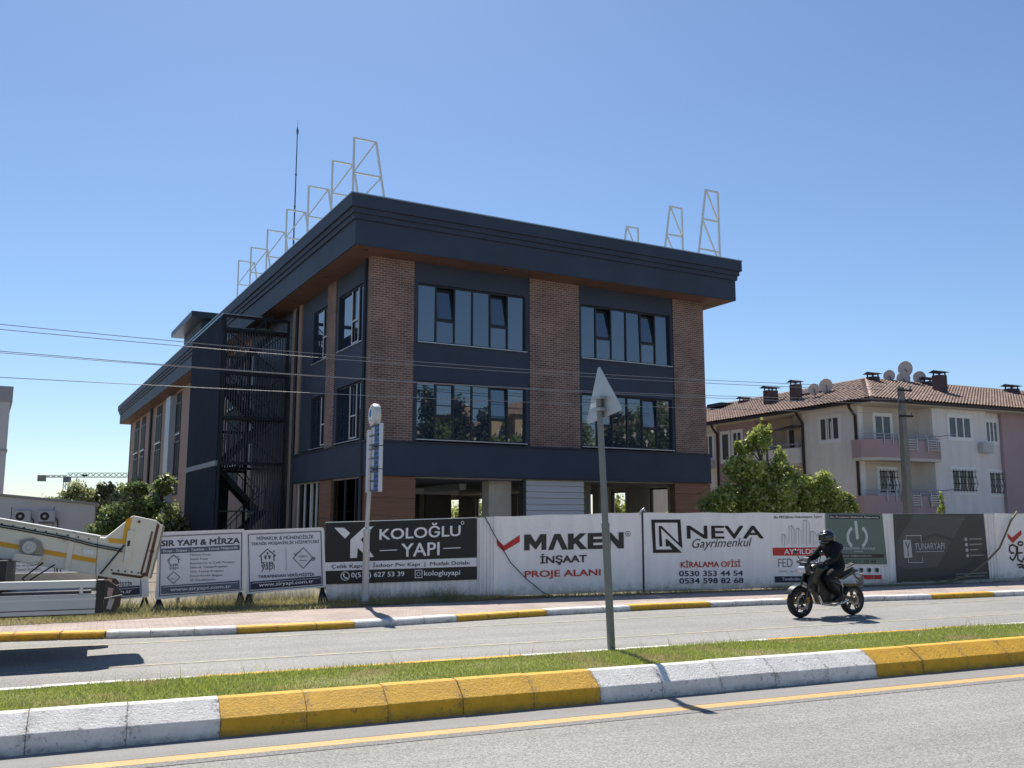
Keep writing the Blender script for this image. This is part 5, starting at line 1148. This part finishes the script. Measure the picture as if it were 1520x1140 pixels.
# low ribbed sheet left of the black board, seen under the site boards
lo = tag(corr_sheet(0, 2.5, .0, .62, .66, .0, .09).build('low_sheet', PAINTW, None, (1.9, 21.1, .1), (0, 0, R(-2))), 'low ribbed white metal sheet behind the free standing boards', 'metal sheet')
# posts with wires behind the boards
wf = empty('wire_fence', (-3, 20.9, .1), 0, 'low wire fence with thin posts behind the free standing boards', 'fence')
for k in range(5): MB().box(k * 1.5, k * 1.5 + .06, 0, .06, 0, .75).build('post', mat('dark_blue_steel', (.05, .07, .1), .5, .3), wf)
for z in (.3, .5, .68): MB().tube([(-.5, .03, z), (3, .03, z - .02), (6.6, .03, z)], .008, 5).build('wire', GALV, wf)

# ------------------------------------------------------------------ free standing site boards
SBN = [[(1.093, 20.1), (2.731, 20.1)], [(2.799, 20.1), (4.412, 20.15)], [(-2.182, 20.1), (-0.803, 20.1)], [(-0.709, 20.1), (0.904, 20.1)]]
CORN = [[(-.03, 1.483), (1.599, 1.538), (1.636, .296), (-.039, .195)], [(-.068, 1.512), (1.553, 1.566), (1.638, .34), (-.001, .248)], [(-.036, 1.454), (1.367, 1.504), (1.429, .352), (-.014, .256)], [(-.091, 1.40), (1.50, 1.45), (1.60, .25), (.0, .16)]]
BLAB = ['white site board headed SIR YAPI and MİRZA, right of the boom head', 'white site board reading TARAFINDAN VERİLMİŞTİR beside the black hoarding board', 'white site board with a list, seen between boom and truck bed at the left edge', 'white site board partly hidden behind the yellow striped boom']
BW = mat('site_board', (.72, .73, .76), .5, var=(1.5, .05), dirt=(1.6, (.5, .5, .52), .58, .2))
for (a, b), c, lab, key in zip(SBN, CORN, BLAB, ('s1', 's2', 's3', 's4')):
    o, L_ = frame_at(a, b, 'site_board', lab, 'sign board', 'free standing site boards')
    bo = MB().prism([c[3], c[2], c[1], c[0]], 'y', -.02, .0).build('board', BW, o); fr = MB()
    for p, q in zip(c, c[1:] + c[:1]): fr.bar((p[0], -.012, p[1]), (q[0], -.012, q[1]), .05, .04)
    fr.build('frame', mat('board_frame', (.74, .74, .74), .45, .1), o)
    prints(PRINT[key], bo, -.024)
    for u, vb in ((c[3][0] + .05, c[3][1]), (c[2][0] - .05, c[2][1])):
        MB().box(u - .025, u + .025, .0, .05, -.02, max(c[0][1], vb + .2)).build('post', GALV, o)
        lg = MB(); lg.bar((u, .02, vb + .02), (u - .10, -.12, -.02), .028); lg.bar((u, .02, vb + .02), (u + .10, -.12, -.02), .028); lg.bar((u, .02, vb + .02), (u, .3, -.02), .03); lg.bar((u, .02, vb), (u - .04, -.12, -.02), .024); lg.bar((u, .02, vb), (u + .04, -.12, -.02), .024); lg.build('foot', STEELD, o)

# ------------------------------------------------------------------ hose, cable
tag(MB().tube([(25.25, 19.5, 1.7), (25.05, 19.42, 2.05), (24.9, 19.3, 2.1), (24.75, 19.24, 2.02), (24.5, 19.22, 1.82), (24.2, 19.2, 1.42), (23.9, 19.18, 1.05), (23.4, 19.15, .74), (22.8, 19.1, .46), (22.2, 19.05, .27), (21.6, 19.0, .16), (20.8, 18.95, .125), (19.8, 19.0, .125), (18.6, 19.1, .125)], .028, 9).build('hose', mat('khaki_hose', (.16, .15, .09), .6, var=(4, .15)), None, smooth=60), 'khaki hose hanging over the hoarding and trailing on the ground', 'hose')
tag(MB().tube([(7.98, 19.74, 1.95), (8.26, 19.68, 1.43), (8.6, 19.67, .9), (8.99, 19.65, .52), (9.4, 19.6, .2), (9.6, 19.5, .12)], .012, 6).build('cable', BLACK, None, smooth=60), 'thin dark cable hanging across the MAKEN panel', 'cable')

# ------------------------------------------------------------------ warning sign on the median (seen from behind)
WS = empty('warning_sign', (6.11, 10.71, .2), 0, 'grey back of a triangular road sign on a leaning pole in the grass', 'road sign')
dirv = Vector((-.12, .052, 3.6)).normalized(); PG = mat('pole_grey', (.20, .21, .20), .5, .4, var=(3, .12))
MB().tube([(0, 0, -.1), dirv * 1.62], .052, 16).build('pole', PG, WS, smooth=50)
MB().tube([dirv * 1.60, dirv * 3.30], .042, 16).build('upper_pole', PG, WS, smooth=50); MB().tube([dirv * 1.58, dirv * 1.64], .055, 16).build('collar', PG, WS)
def tri(s, rot, r=.04):
    pts = []; R_ = s / math.sqrt(3)
    for k in range(3):
        a = R(90 + 120 * k) + rot; cx, cz = (R_ - 2 * r) * math.cos(a), (R_ - 2 * r) * math.sin(a)
        for j in range(-3, 4): q = a + R(20 * j); pts.append((cx + r * math.cos(q), cz + r * math.sin(q)))
    return pts
pc = dirv * 3.285; rot = -R(8.5); yaw = (0, 0, R(6))
PL = MB().prism(tri(.86, rot), 'x', .048, .054).build('plate', mat('sign_back', (.44, .45, .46), .45, .5, var=(3, .08)), WS, pc, yaw)
MB().prism(tri(.85, rot), 'x', .0545, .0565).build('sign_face', ink('red'), PL); MB().prism(tri(.62, rot), 'x', .0568, .059).build('sign_field', ink('white'), PL)
for z in (-.14, .02): MB().box(-.05, .047, -.09, .09, z - .02, z + .02).build('clamp', GALV, WS, pc, yaw)
MB().quad((.0465, .27, -.10), (.0465, .14, -.08), (.0465, .14, -.02), (.0465, .27, -.04)).build('sticker', ink('white'), PL)

# ------------------------------------------------------------------ bus stop sign
BS = empty('bus_stop_sign', (5.18, 19.55, .1), 0, 'bus stop pole with white disc and blue panels before the black board', 'bus stop sign')
PW = mat('pole_white', (.50, .50, .49), .5, var=(3, .08))
MB().lathe([(.0, 0), (.13, 0), (.13, .03), (.075, .05), (.07, 1.5), (.08, 1.52), (.075, 1.58), (.05, 1.6)], n=16).build('lower_pole', PW, BS, smooth=40); MB().tube([(0, 0, 1.58), (.09, -.02, 3.82)], .047, 12).build('upper_pole', PW, BS, smooth=40)
dc = (.10, -.05, 4.02)
MB().lathe([(0, -.085), (.20, -.082), (.245, -.06), (.26, -.02), (.26, .06), (.245, .085), (0, .09)], dc, 'x', 28).build('disc', mat('disc_white', (.58, .58, .55), .4), BS, smooth=35)
fc = MB(); fc.lathe([(0, -.0885), (.165, -.0865)], dc, 'x', 24); fc.build('disc_face', ink('white'), BS)
MB().add([(dc[0] - .091, dc[1] + y_, dc[2] + z_) for y_, z_ in ((.09, -.02), (.02, -.05), (-.07, .0), (-.09, .09), (-.02, .14), (.05, .12), (.10, .06))], [(0, 1, 2, 3, 4, 5, 6)]).build('emblem', ink('blue'), BS)
MB().add([(dc[0] - .091, dc[1] + y_, dc[2] + z_) for y_, z_ in ((.08, -.08), (-.06, -.11), (-.07, -.13), (.07, -.10))], [(0, 1, 2, 3)]).build('emblem_line', ink('dark'), BS)
for k in range(3):
    z0 = 2.36 + k * .49; PB = MB().box(.06, .13, -.62, -.06, z0, z0 + .46).build('sign_panel', ink('blue'), BS, bevel=.01)
    MB().box(.055, .135, -.66, -.6205, z0 - .005, z0 + .465).build('panel_edge', mat('panel_white', (.55, .58, .62), .4), PB)
    MB().box(.052, .059, -.26, -.08, z0 + .03, z0 + .43).build('timetable', mat('panel_white'), PB)
    for q in (0.0, .2, .4): MB().bar((.04, .18, z0 + q + .03), (.04, -.62, z0 + q + .03), .03).build('bracket', mat('bracket_dark', (.05, .06, .07), .5), PB)
    for q in (.1, .3): MB().box(.0535, .0592, -.56, -.32, z0 + q, z0 + q + .05).build('print', ink('navy'), PB)
MB().box(.02, .06, .07, .26, 2.36, 3.72).build('narrow_panel', mat('panel_white'), BS)

# ------------------------------------------------------------------ truck with overhanging boom, leaving the picture on the left
TR = empty('boom_truck', (0, 15.05, 0), 0, 'rear of a truck with a white and yellow boom hanging over its grey bed', 'truck')
BOOMW = mat('boom_cream', (.74, .67, .55), .5, var=(2, .08), dirt=(3.5, (.22, .15, .10), .63, .1)); BOOMY = mat('boom_yellow', (.72, .36, .02), .5, var=(3, .1), dirt=(5, (.35, .25, .1), .66, .1)); BEDG = mat('bed_grey', (.46, .46, .45), .45, .3, var=(1.5, .1), dirt=(2.2, (.2, .19, .18), .6, .2)); RUST = mat('rusty_steel', (.13, .06, .035), .85, var=(9, .4))
bm = lambda x: 1.61 - .194 * (x - .04); bb = lambda x: 1.04 - .208 * (x - .18)
boom = MB().prism([(-8.5, bb(-8.5)), (-.06, bb(-.06)), (-.06, bm(-.06)), (-8.5, bm(-8.5))], 'y', -.26, .26).build('boom', BOOMW, TR, bevel=.012)
MB().prism([(-8.5, bm(-8.5)), (-.03, bm(-.03)), (-.03, bm(-.03) + .025), (-8.5, bm(-8.5) + .025)], 'y', -.285, .285).build('top_flange', mat('boom_light', (.60, .58, .53), .45), boom)
for s in (-1, 1):
    y0, y1 = (-.266, -.2605) if s < 0 else (.2605, .266)
    MB().prism([(-8.5, 1.515 - .208 * (-8.5 + 1.32)), (.25, 1.195), (.25, 1.26), (-8.5, 1.59 - .208 * (-8.5 + 1.32))], 'y', y0, y1).build('stripe', BOOMY, boom)
    for x in (-.44, -2.6): y2, y3 = (-.285, -.267) if s < 0 else (.267, .285); MB().prism([(x - .035, bb(x)), (x + .035, bb(x)), (x + .085, bm(x)), (x + .015, bm(x))], 'y', y2, y3).build('stiffener', BOOMW, boom)
hd = MB().prism([(-.058, bb(-.06)), (.18, 1.04), (.47, 1.0), (.67, 1.04), (.81, 1.79), (.72, 1.87), (.40, 1.94), (.04, 1.62), (-.058, bm(-.06))], 'y', -.275, .275).build('boom_head', BOOMW, TR, bevel=.01)
MB().prism([(.075, 1.62), (.265, 1.60), (.30, 1.88), (.385, 1.925), (.33, 1.53), (.09, 1.55)], 'y', -.279, -.2755).build('head_stripe', BOOMY, hd)
MB().prism([(.60, 1.06), (.64, 1.05), (.765, 1.80), (.73, 1.83)], 'y', -.285, -.2755).build('rust_seam', RUST, hd); MB().prism([(.535, 1.10), (.56, 1.08), (.68, 1.70), (.66, 1.72)], 'y', -.281, -.2755).build('rust_seam', RUST, hd)
MB().prism([(.15, 1.10), (.55, 1.03), (.60, 1.06), (.60, 1.08), (.56, 1.065), (.16, 1.13)], 'y', -.283, -.2755).build('rust_seam', RUST, hd)
MB().prism([(.665, 1.02), (.70, 1.03), (.845, 1.78), (.81, 1.81)], 'y', -.22, .22).build('end_plate', mat('dirty_steel', (.36, .31, .26), .7, var=(6, .3)), hd)
MB().prism([(.30, 1.27), (.39, 1.26), (.415, 1.72), (.38, 1.74), (.33, 1.72)], 'y', -.31, -.2755).build('actuator_plate', BOOMW, hd, bevel=.006); MB().prism([(.335, 1.50), (.37, 1.50), (.375, 1.58), (.34, 1.58)], 'y', -.316, -.311).build('pin', BLACK, hd)
MB().lathe([(0, -.29), (.02, -.29), (.02, -.27)], (.48, 0, 1.85), 'y', 10).build('pin', RUST, hd); MB().lathe([(0, -.30), (.03, -.30), (.03, -.27)], (.68, 0, 1.42), 'y', 10).build('pin', RUST, hd); MB().lathe([(0, -.30), (.025, -.30), (.025, -.27)], (.58, 0, 1.08), 'y', 10).build('pin', RUST, hd)
MB().tube([(.30, -.31, 1.52), (-.0, -.31, 1.11)], .012, 7).build('prop_rod', BLACK, hd)
wn_ = MB().lathe([(0, -.40), (.03, -.41), (.05, -.39), (.085, -.40), (.095, -.34), (.09, -.27)], (-.93, 0, 1.50), 'y', 20).build('winch', mat('winch_white', (.55, .54, .5), .4), TR, smooth=40)
MB().prism([(-1.06, 1.44), (-.78, 1.36), (-.74, 1.42), (-.80, 1.58), (-.9, 1.63), (-1.06, 1.60)], 'y', -.30, -.268).build('winch_plate', mat('dirty_steel'), wn_); MB().prism([(-1.13, 1.33), (-.82, 1.26), (-.76, 1.37), (-1.1, 1.42)], 'y', -.36, -.262).build('winch_bracket', BOOMW, wn_)
# bolts, hoses and a plate on the boom
for k in range(9): MB().lathe([(0, -.271), (.012, -.270), (.013, -.2605)], (-1.3 + k * .14, 0, bm(-1.3 + k * .14) - .045), 'y', 8).build('bolt', RUST, boom)
for k in range(6): MB().lathe([(0, -.285), (.013, -.284), (.014, -.2755)], (.15 + k * .09, 0, 1.16 - k * .012), 'y', 8).build('bolt', RUST, hd)
for dz in (0, .03): MB().tube([(-4, -.28, bm(-4) - .10 + dz), (-1.2, -.285, bm(-1.2) - .09 + dz), (-.5, -.29, bm(-.5) - .10 + dz), (-.1, -.30, 1.50 + dz), (.28, -.32, 1.42 + dz)], .009, 6).build('hydraulic_line', BLACK, boom, smooth=60)
MB().quad((-.25, -.2665, 1.40), (-.10, -.2665, 1.37), (-.10, -.2665, 1.44), (-.25, -.2665, 1.47)).build('data_plate', ALU, boom)
# bed
ny0 = -1.15
up = MB().box(-8, -.04, ny0, ny0 + .08, .975, 1.075).build('side_rail', mat('rail_pale', (.56, .56, .55), .4, .3), TR, bevel=.008); MB().box(-8, -.03, ny0 - .02, ny0 + .05, .632, .892).build('side_panel', BEDG, TR, bevel=.01)
MB().box(-8, -.032, ny0 - .03, ny0 - .0205, .82, .845).build('panel_rib', mat('rail_pale'), TR); MB().box(-8, -.032, ny0 - .028, ny0 - .0205, .69, .70).build('panel_rib', BLACK, TR)
MB().box(-.24, -.20, ny0 + .01, ny0 + .06, .892, .975).build('rail_post', mat('rail_pale'), TR); MB().box(-3.2, -3.16, ny0 + .01, ny0 + .06, .892, .975).build('rail_post', mat('rail_pale'), TR)
MB().box(-8, -.1, ny0 + .09, 1.0, .86, .93).build('deck', NAVYD, TR); MB().box(-8, -.04, 1.0, 1.07, .63, 1.075).build('side_panel', BEDG, TR)
for y_ in (-.4, .35): MB().box(-8, -.15, y_, y_ + .08, .55, .855).build('chassis_rail', BLACK, TR)
MB().box(-.12, -.02, ny0 + .1, 1.0, .62, .8).build('rear_bumper', BLACK, TR)
for s, y_ in ((-1, ny0 - .03), (1, .92)):
    lb = MB().box(-.035, .06, y_, y_ + .16, .64, 1.08).build('lamp_bracket', BLACK, TR, bevel=.01); MB().prism([(.062, .66), (.20, .65), (.27, .72), (.285, .90), (.20, 1.0), (.10, 1.07), (.062, 1.07)], 'y', y_, y_ + .15).build('lamp_body', mat('lamp_dark', (.02, .014, .014), .35), lb)
    MB().prism([(.10, .69), (.16, .68), (.20, .82), (.13, .83)], 'y', y_ - .008, y_ - .001).build('reflector', mat('pale_reflector', (.34, .30, .30), .5), lb); MB().prism([(.10, .86), (.16, .855), (.18, .96), (.11, .975)], 'y', y_ - .008, y_ - .001).build('reflector', mat('pink_reflector', (.35, .22, .2), .4), lb); MB().prism([(.21, .67), (.26, .73), (.275, .85), (.225, .84)], 'y', y_ - .006, y_ - .001).build('tail_lamp', mat('red_lamp', (.06, .01, .01), .3), lb)
    MB().bar((.07, y_ - .012, .835), (.29, y_ - .012, .875), .012).build('trim_strip', CHROME, lb)
MB().box(-1.75, -1.15, -.9, .6, .93, 1.34).build('boom_rest', BLACK, TR); MB().tube([(-.75, -.3, 1.28), (-.98, -.5, 1.08), (-.85, -.6, .95)], .01, 6).build('hydraulic_line', BLACK, TR); MB().tube([(-.6, -.3, 1.25), (-.88, -.5, 1.06), (-.8, -.6, .94)], .01, 6).build('hydraulic_line', BLACK, TR)
for x in (-3.6, -8.4):
    for y_ in (-1.1, .78):
        w_ = MB().lathe([(.30, y_), (.44, y_ + .01), (.48, y_ + .06), (.48, y_ + .22), (.44, y_ + .27), (.30, y_ + .28)], (x, 0, .48), 'y', 28).build('wheel', RUBBER, TR, smooth=40); MB().lathe([(0, y_ + .04), (.12, y_ + .02), (.2, y_ + .05), (.31, y_ + .01)], (x, 0, .48), 'y', 20).build('rim', BEDG, w_)
MB().prism([(-9.9, .5), (-8.2, .5), (-8.2, 2.6), (-9.3, 2.6), (-9.9, 1.6)], 'y', -1.1, 1.0).build('cab', BOOMW, TR, bevel=.05); MB().box(-9.2, -8.5, -1.106, -1.101, 1.6, 2.4).build('cab_window', GLASSD, TR)
# ------------------------------------------------------------------ motorcycle and rider (ride towards the left)
MC = empty('motorcycle', (13.09, 14.46, 0), R(181.5), 'black naked motorcycle riding left on the far lane', 'motorcycle')
MB_BLK = mat('bike_black', (.010, .010, .011), .3, coat=.4); MB_GRY = mat('bike_grey', (.045, .045, .048), .35, .2); ENG = mat('engine_metal', (.035, .035, .037), .4, .6); GOLD = mat('gold_fork', (.20, .12, .03), .35, .7); RIM = mat('rim_black', (.02, .02, .022), .35, .3)
WR = .30
def wheel(x):
    w_ = MB().lathe([(WR - .085, -.055), (WR - .05, -.062), (WR - .015, -.045), (WR, 0), (WR - .015, .045), (WR - .05, .062), (WR - .085, .055)], (x, 0, WR), 'y', 36).build('wheel', RUBBER, MC, smooth=50)
    MB().lathe([(WR - .105, -.045), (WR - .083, -.052), (WR - .083, .052), (WR - .105, .045), (WR - .105, -.045)], (x, 0, WR), 'y', 32).build('rim', mat('rim_edge', (.05, .05, .055), .35, .4), w_, smooth=40)
    s = MB(); s.lathe([(0, -.05), (.045, -.05), (.045, .05), (0, .05)], (x, 0, WR), 'y', 16)
    for k in range(5):
        for d in (-.16, .16):
            a = 2 * math.pi * k / 5 + .3; s.bar((x + .03 * math.cos(a), 0, WR + .03 * math.sin(a)), (x + (WR - .095) * math.cos(a + d), 0, WR + (WR - .095) * math.sin(a + d)), .028)
    s.build('spokes', mat('spoke_metal', (.10, .10, .105), .35, .5), w_)
    for y_ in ((-.07, .07) if x > 0 else (.07,)):
        r_ = .15 if x > 0 else .11; MB().lathe([(r_ - .05, y_ - .003), (r_, y_ - .003), (r_, y_ + .003), (r_ - .05, y_ + .003), (r_ - .05, y_ - .003)], (x, 0, WR), 'y', 28).build('brake_disc', mat('disc_steel', (.25, .25, .26), .35, .8), w_)
        if x > 0: MB().box(x - .15, x - .08, y_ - .035, y_ + .035, WR - .02, WR + .10).build('caliper', GOLD, w_)
wheel(.67); wheel(-.67)
hd_, ax_ = Vector((.36, 0, .98)), Vector((.67, 0, .30))
for y_ in (-.105, .105):
    MB().tube([(.67, y_, .28), (.545, y_, .57)], .027, 10).build('fork_slider', MB_BLK, MC, smooth=50); MB().tube([(.55, y_, .56), (.375, y_, .97)], .022, 10).build('fork_tube', MB_GRY, MC, smooth=50)
    MB().box(.36, .44, y_ - .03, y_ + .03, .93, .97).build('fork_clamp', MB_BLK, MC)
ff = []
for k in range(9): q = R(28 + 14 * k); ff.append((.67 + .335 * math.cos(q), WR + .335 * math.sin(q)))
inn = [(.67 + .325 * math.cos(R(28 + 14 * k)), WR + .325 * math.sin(R(28 + 14 * k))) for k in range(9)][::-1]
MB().prism(ff + inn, 'y', -.07, .07).build('front_fender', MB_BLK, MC, smooth=40)
MB().prism([(.43, .80), (.56, .86), (.60, .95), (.55, 1.05), (.46, 1.09), (.40, 1.0)], 'y', -.10, .10).build('headlight', MB_BLK, MC, bevel=.03)
MB().prism([(.565, .84), (.615, .90), (.612, .955), (.575, .99)], 'y', -.085, .085).build('headlight_lens', mat('lens_glass', (.60, .62, .66), .1, 0), MC, bevel=.015)
MB().prism([(.42, 1.05), (.52, 1.07), (.46, 1.15), (.40, 1.10)], 'y', -.075, .075).build('instrument_cowl', MB_GRY, MC, bevel=.015)
MB().tube([(.30, -.37, 1.03), (.36, -.27, 1.06), (.40, -.12, 1.03), (.40, .12, 1.03), (.36, .27, 1.06), (.30, .37, 1.03)], .012, 8).build('handlebar', MB_BLK, MC, smooth=60)
for s in (-1, 1):
    MB().tube([(.30, s * .375, 1.03), (.345, s * .285, 1.058)], .018, 10).build('grip', RUBBER, MC); MB().tube([(.40, s * .36, 1.035), (.40, s * .22, 1.06)], .006, 6).build('lever', CHROME, MC)
    m_ = MB().tube([(.37, s * .26, 1.06), (.40, s * .33, 1.2)], .007, 6).build('mirror', MB_BLK, MC); MB().sphere((.405, s * .36, 1.24), (.018, .062, .042), 14, 8).build('mirror_head', MB_BLK, m_, smooth=60)
    MB().sphere((.50, s * .17, .87), (.035, .03, .022), 10, 6).build('indicator', mat('indicator_lens', (.42, .33, .26), .2), MC, smooth=60); MB().tube([(-.72, 0, .80), (-.80, s * .15, .80)], .007, 5).build('indicator_stalk', MB_BLK, MC); MB().sphere((-.80, s * .165, .80), (.032, .03, .02), 10, 6).build('indicator', mat('indicator_lens'), MC, smooth=60)
    MB().prism([(.50, .70), (.36, .98), (.17, .90), (.20, .72), (.34, .62)], 'y', s * .125, s * .15).build('tank_shroud', MB_BLK, MC, bevel=.01)
tk = MB().sphere((.14, 0, .91), (.25, .145, .13), 22, 14).build('fuel_tank', MB_BLK, MC, smooth=60)
MB().lathe([(0, .02), (.045, .02), (.05, 0)], (.14, 0, 1.03), n=14).build('fuel_cap', CHROME, tk)
MB().prism([(-.06, .86), (-.40, .83), (-.42, .79), (-.10, .76), (.02, .80)], 'y', -.13, .13).build('seat', RUBBER, MC, bevel=.03)
MB().prism([(-.40, .86), (-.66, .95), (-.70, .92), (-.44, .80)], 'y', -.09, .09).build('pillion_seat', RUBBER, MC, bevel=.02)
MB().prism([(-.30, .79), (-.70, .90), (-.80, .89), (-.72, .83), (-.40, .70)], 'y', -.095, .095).build('tail_fairing', MB_GRY, MC, bevel=.015); MB().box(-.815, -.79, -.05, .05, .84, .885).build('tail_light', mat('red_lamp'), MC)
MB().tube([(-.46, -.12, .93), (-.66, -.12, 1.0), (-.72, 0, 1.0), (-.66, .12, 1.0), (-.46, .12, .93)], .012, 7).build('grab_rail', MB_GRY, MC, smooth=60)
MB().bar((-.70, 0, .84), (-.88, 0, .66), .05, .02).build('plate_holder', MB_BLK, MC); MB().box(-.915, -.905, -.10, .10, .60, .74).build('number_plate', mat('plate_dull', (.3, .3, .28), .5), MC)
MB().prism([(.30, .88), (.40, .78), (.28, .45), (.20, .28), (-.16, .26), (-.26, .36), (-.30, .66), (-.2, .74), (.10, .76)], 'y', -.13, .13).build('engine', ENG, MC, bevel=.03)
for k in range(5): MB().box(.10 + k * .002, .30, -.15, .15, .50 + k * .045, .52 + k * .045).build('cooling_fin', ENG, MC)
MB().lathe([(0, -.175), (.09, -.17), (.105, -.14), (.105, .14), (.09, .17), (0, .175)], (-.05, 0, .38), 'y', 20).build('crank_cover', MB_GRY, MC, smooth=40); MB().box(.30, .345, -.15, .15, .48, .78).build('radiator', MB_BLK, MC)
for s in (-1, 1):
    MB().tube([(.36, s * .05, .92), (.10, s * .15, .74), (-.28, s * .13, .60), (-.30, s * .13, .34)], .026, 8).build('frame_tube', MB_BLK, MC, smooth=50); MB().bar((-.24, s * .10, .40), (-.70, s * .09, .30), .035, .07).build('swingarm', MB_GRY, MC); MB().tube([(-.26, s * .15, .34), (-.26, s * .26, .34)], .014, 8).build('foot_peg', CHROME, MC)
    MB().tube([(-.28, s * .12, .72), (-.56, s * .10, .84)], .016, 6).build('subframe', MB_BLK, MC)
MB().tube([(-.33, -.02, .72), (-.40, -.02, .42)], .04, 10).build('shock', mat('shock_red', (.25, .03, .03), .4), MC); MB().tube([(.26, -.08, .42), (.20, -.10, .25), (-.1, -.12, .22), (-.25, -.13, .24)], .022, 8).build('header_pipe', CHROME, MC, smooth=60)
MB().tube([(-.22, -.14, .25), (-.36, -.17, .30), (-.46, -.18, .36), (-.62, -.19, .44)], [.028, .05, .055, .045], 12).build('exhaust', mat('exhaust_steel', (.28, .28, .29), .35, .8), MC, smooth=50); MB().tube([(.26, .08, .42), (.20, .10, .25), (-.1, .12, .22), (-.3, .13, .26), (-.42, .15, .32)], .024, 8).build('header_pipe', CHROME, MC, smooth=60)
MB().prism([(-.36, .62), (-.90, .60), (-.92, .57), (-.5, .56)], 'y', -.07, .07).build('rear_hugger', MB_BLK, MC)

PE = empty('person', (13.09, 14.46, 0), R(181.5), 'rider in black jacket and dark open visor helmet sitting on the motorcycle', 'person')
CLOTH = mat('black_cloth', (.006, .006, .007), .9, var=(6, .25), bump=(14, .35)); GLOVE = mat('black_glove', (.012, .012, .012), .7); SKINM = mat('skin', (.36, .20, .14), .6)
def skin_fig(name, pts, edges, rad, m, parent, root=0, sub=2):
    me = bpy.data.meshes.new(name); me.from_pydata(pts, edges, []); me.materials.append(m); o = bpy.data.objects.new(name, me); COL.objects.link(o); o.parent = parent
    sk = o.modifiers.new('skin', 'SKIN'); sk.use_smooth_shade = True
    if not me.skin_vertices: return o
    for i, r_ in enumerate(rad): me.skin_vertices[0].data[i].radius = r_ if isinstance(r_, tuple) else (r_, r_)
    me.skin_vertices[0].data[root].use_root = True
    s = o.modifiers.new('sub', 'SUBSURF'); s.levels = sub; s.render_levels = sub
    return o
P_ = [(-.29, 0, .93), (-.28, 0, 1.08), (-.24, 0, 1.24), (-.20, 0, 1.36), (-.16, 0, 1.43), (-.13, 0, 1.50)]
E_ = [(0, 1), (1, 2), (2, 3), (3, 4), (4, 5)]; RD = [(.16, .18), (.16, .18), (.165, .20), (.125, .17), .07, .06]
for s in (-1, 1):
    n = len(P_)
    P_ += [(-.19, s * .18, 1.34), (.00, s * .28, 1.14), (.16, s * .31, 1.09), (.30, s * .325, 1.05)]; E_ += [(3, n), (n, n + 1), (n + 1, n + 2), (n + 2, n + 3)]; RD += [.105, .078, .064, .046]
    n = len(P_)
    P_ += [(-.25, s * .11, .88), (-.02, s * .20, .84), (.20, s * .215, .76), (.03, s * .21, .56), (-.17, s * .20, .40), (-.20, s * .20, .345), (-.06, s * .215, .315)]
    E_ += [(0, n), (n, n + 1), (n + 1, n + 2), (n + 2, n + 3), (n + 3, n + 4), (n + 4, n + 5), (n + 5, n + 6)]; RD += [.12, .095, .075, .065, .052, .048, .042]
body = skin_fig('body', P_, E_, RD, CLOTH, PE)
for s in (-1, 1):       # gloved hands closed on the grips: palm and five bent fingers
    pts = [(.285, s * .327, 1.062), (.335, s * .328, 1.058)]; ed = [(0, 1)]; rd = [.032, .034]
    for k, ln in enumerate((.92, 1.0, .95, .8)):
        n = len(pts); y_ = s * (.300 + .021 * k); pts += [(.350, y_, 1.072), (.350 + .035 * ln, y_, 1.060), (.352 + .030 * ln, y_, 1.030), (.335, y_, 1.018)]; ed += [(1, n), (n, n + 1), (n + 1, n + 2), (n + 2, n + 3)]; rd += [.0105, .0100, .0095, .0085]
    n = len(pts); pts += [(.315, s * .296, 1.048), (.335, s * .285, 1.028), (.352, s * .290, 1.015)]; ed += [(0, n), (n, n + 1), (n + 1, n + 2)]; rd += [.012, .0105, .009]
    skin_fig('glove', pts, ed, rd, GLOVE, PE, 0, 1)
    MB().prism([(-.24, .30), (-.02, .285), (.02, .30), (.0, .345), (-.14, .40), (-.23, .40)], 'y', s * .20 - .045, s * .20 + .045).build('boot', BLACK, PE, bevel=.015)
hc = Vector((.04, 0, 1.53)); HX = (-.155, 0, 0)
hel = MB().sphere(hc, (.165, .135, .152), 24, 16).build('helmet', mat('helmet_dark', (.02, .022, .022), .18, coat=.6), PE, HX, smooth=60)
hd2 = MB().sphere((.085, 0, 1.49), (.095, .078, .105), 18, 12).build('face', SKINM, PE, HX, smooth=60); MB().prism([(.175, 1.495), (.197, 1.472), (.175, 1.462)], 'y', -.014, .014).build('nose', SKINM, hd2, bevel=.004); MB().box(.166, .178, -.024, .024, 1.432, 1.440).build('mouth', mat('lips', (.25, .1, .08), .6), hd2)
for s in (-1, 1): MB().sphere((.166, s * .034, 1.50), .011, 8, 6).build('eye', mat('eye', (.05, .04, .035), .2), hd2)
MB().prism([(.06, 1.40), (.15, 1.385), (.19, 1.41), (.20, 1.445), (.17, 1.455), (.09, 1.47)], 'y', -.088, .088).build('chin_guard', mat('helmet_dark'), hel, bevel=.02)
MB().prism([(.12, 1.60), (.20, 1.585), (.245, 1.57), (.25, 1.578), (.21, 1.60), (.13, 1.63)], 'y', -.09, .09).build('peak', mat('helmet_dark'), hel, bevel=.006)
MB().prism([(.185, 1.46), (.196, 1.47), (.20, 1.56), (.185, 1.59)], 'y', -.092, .092).build('visor', mat('visor_tint', (.03, .03, .033), .05, ior=1.6), hel, bevel=.004)
MB().prism([(-.02, 1.40), (.05, 1.42), (.07, 1.39), (.02, 1.36)], 'y', -.075, .075).build('collar', CLOTH, PE, HX, bevel=.015)
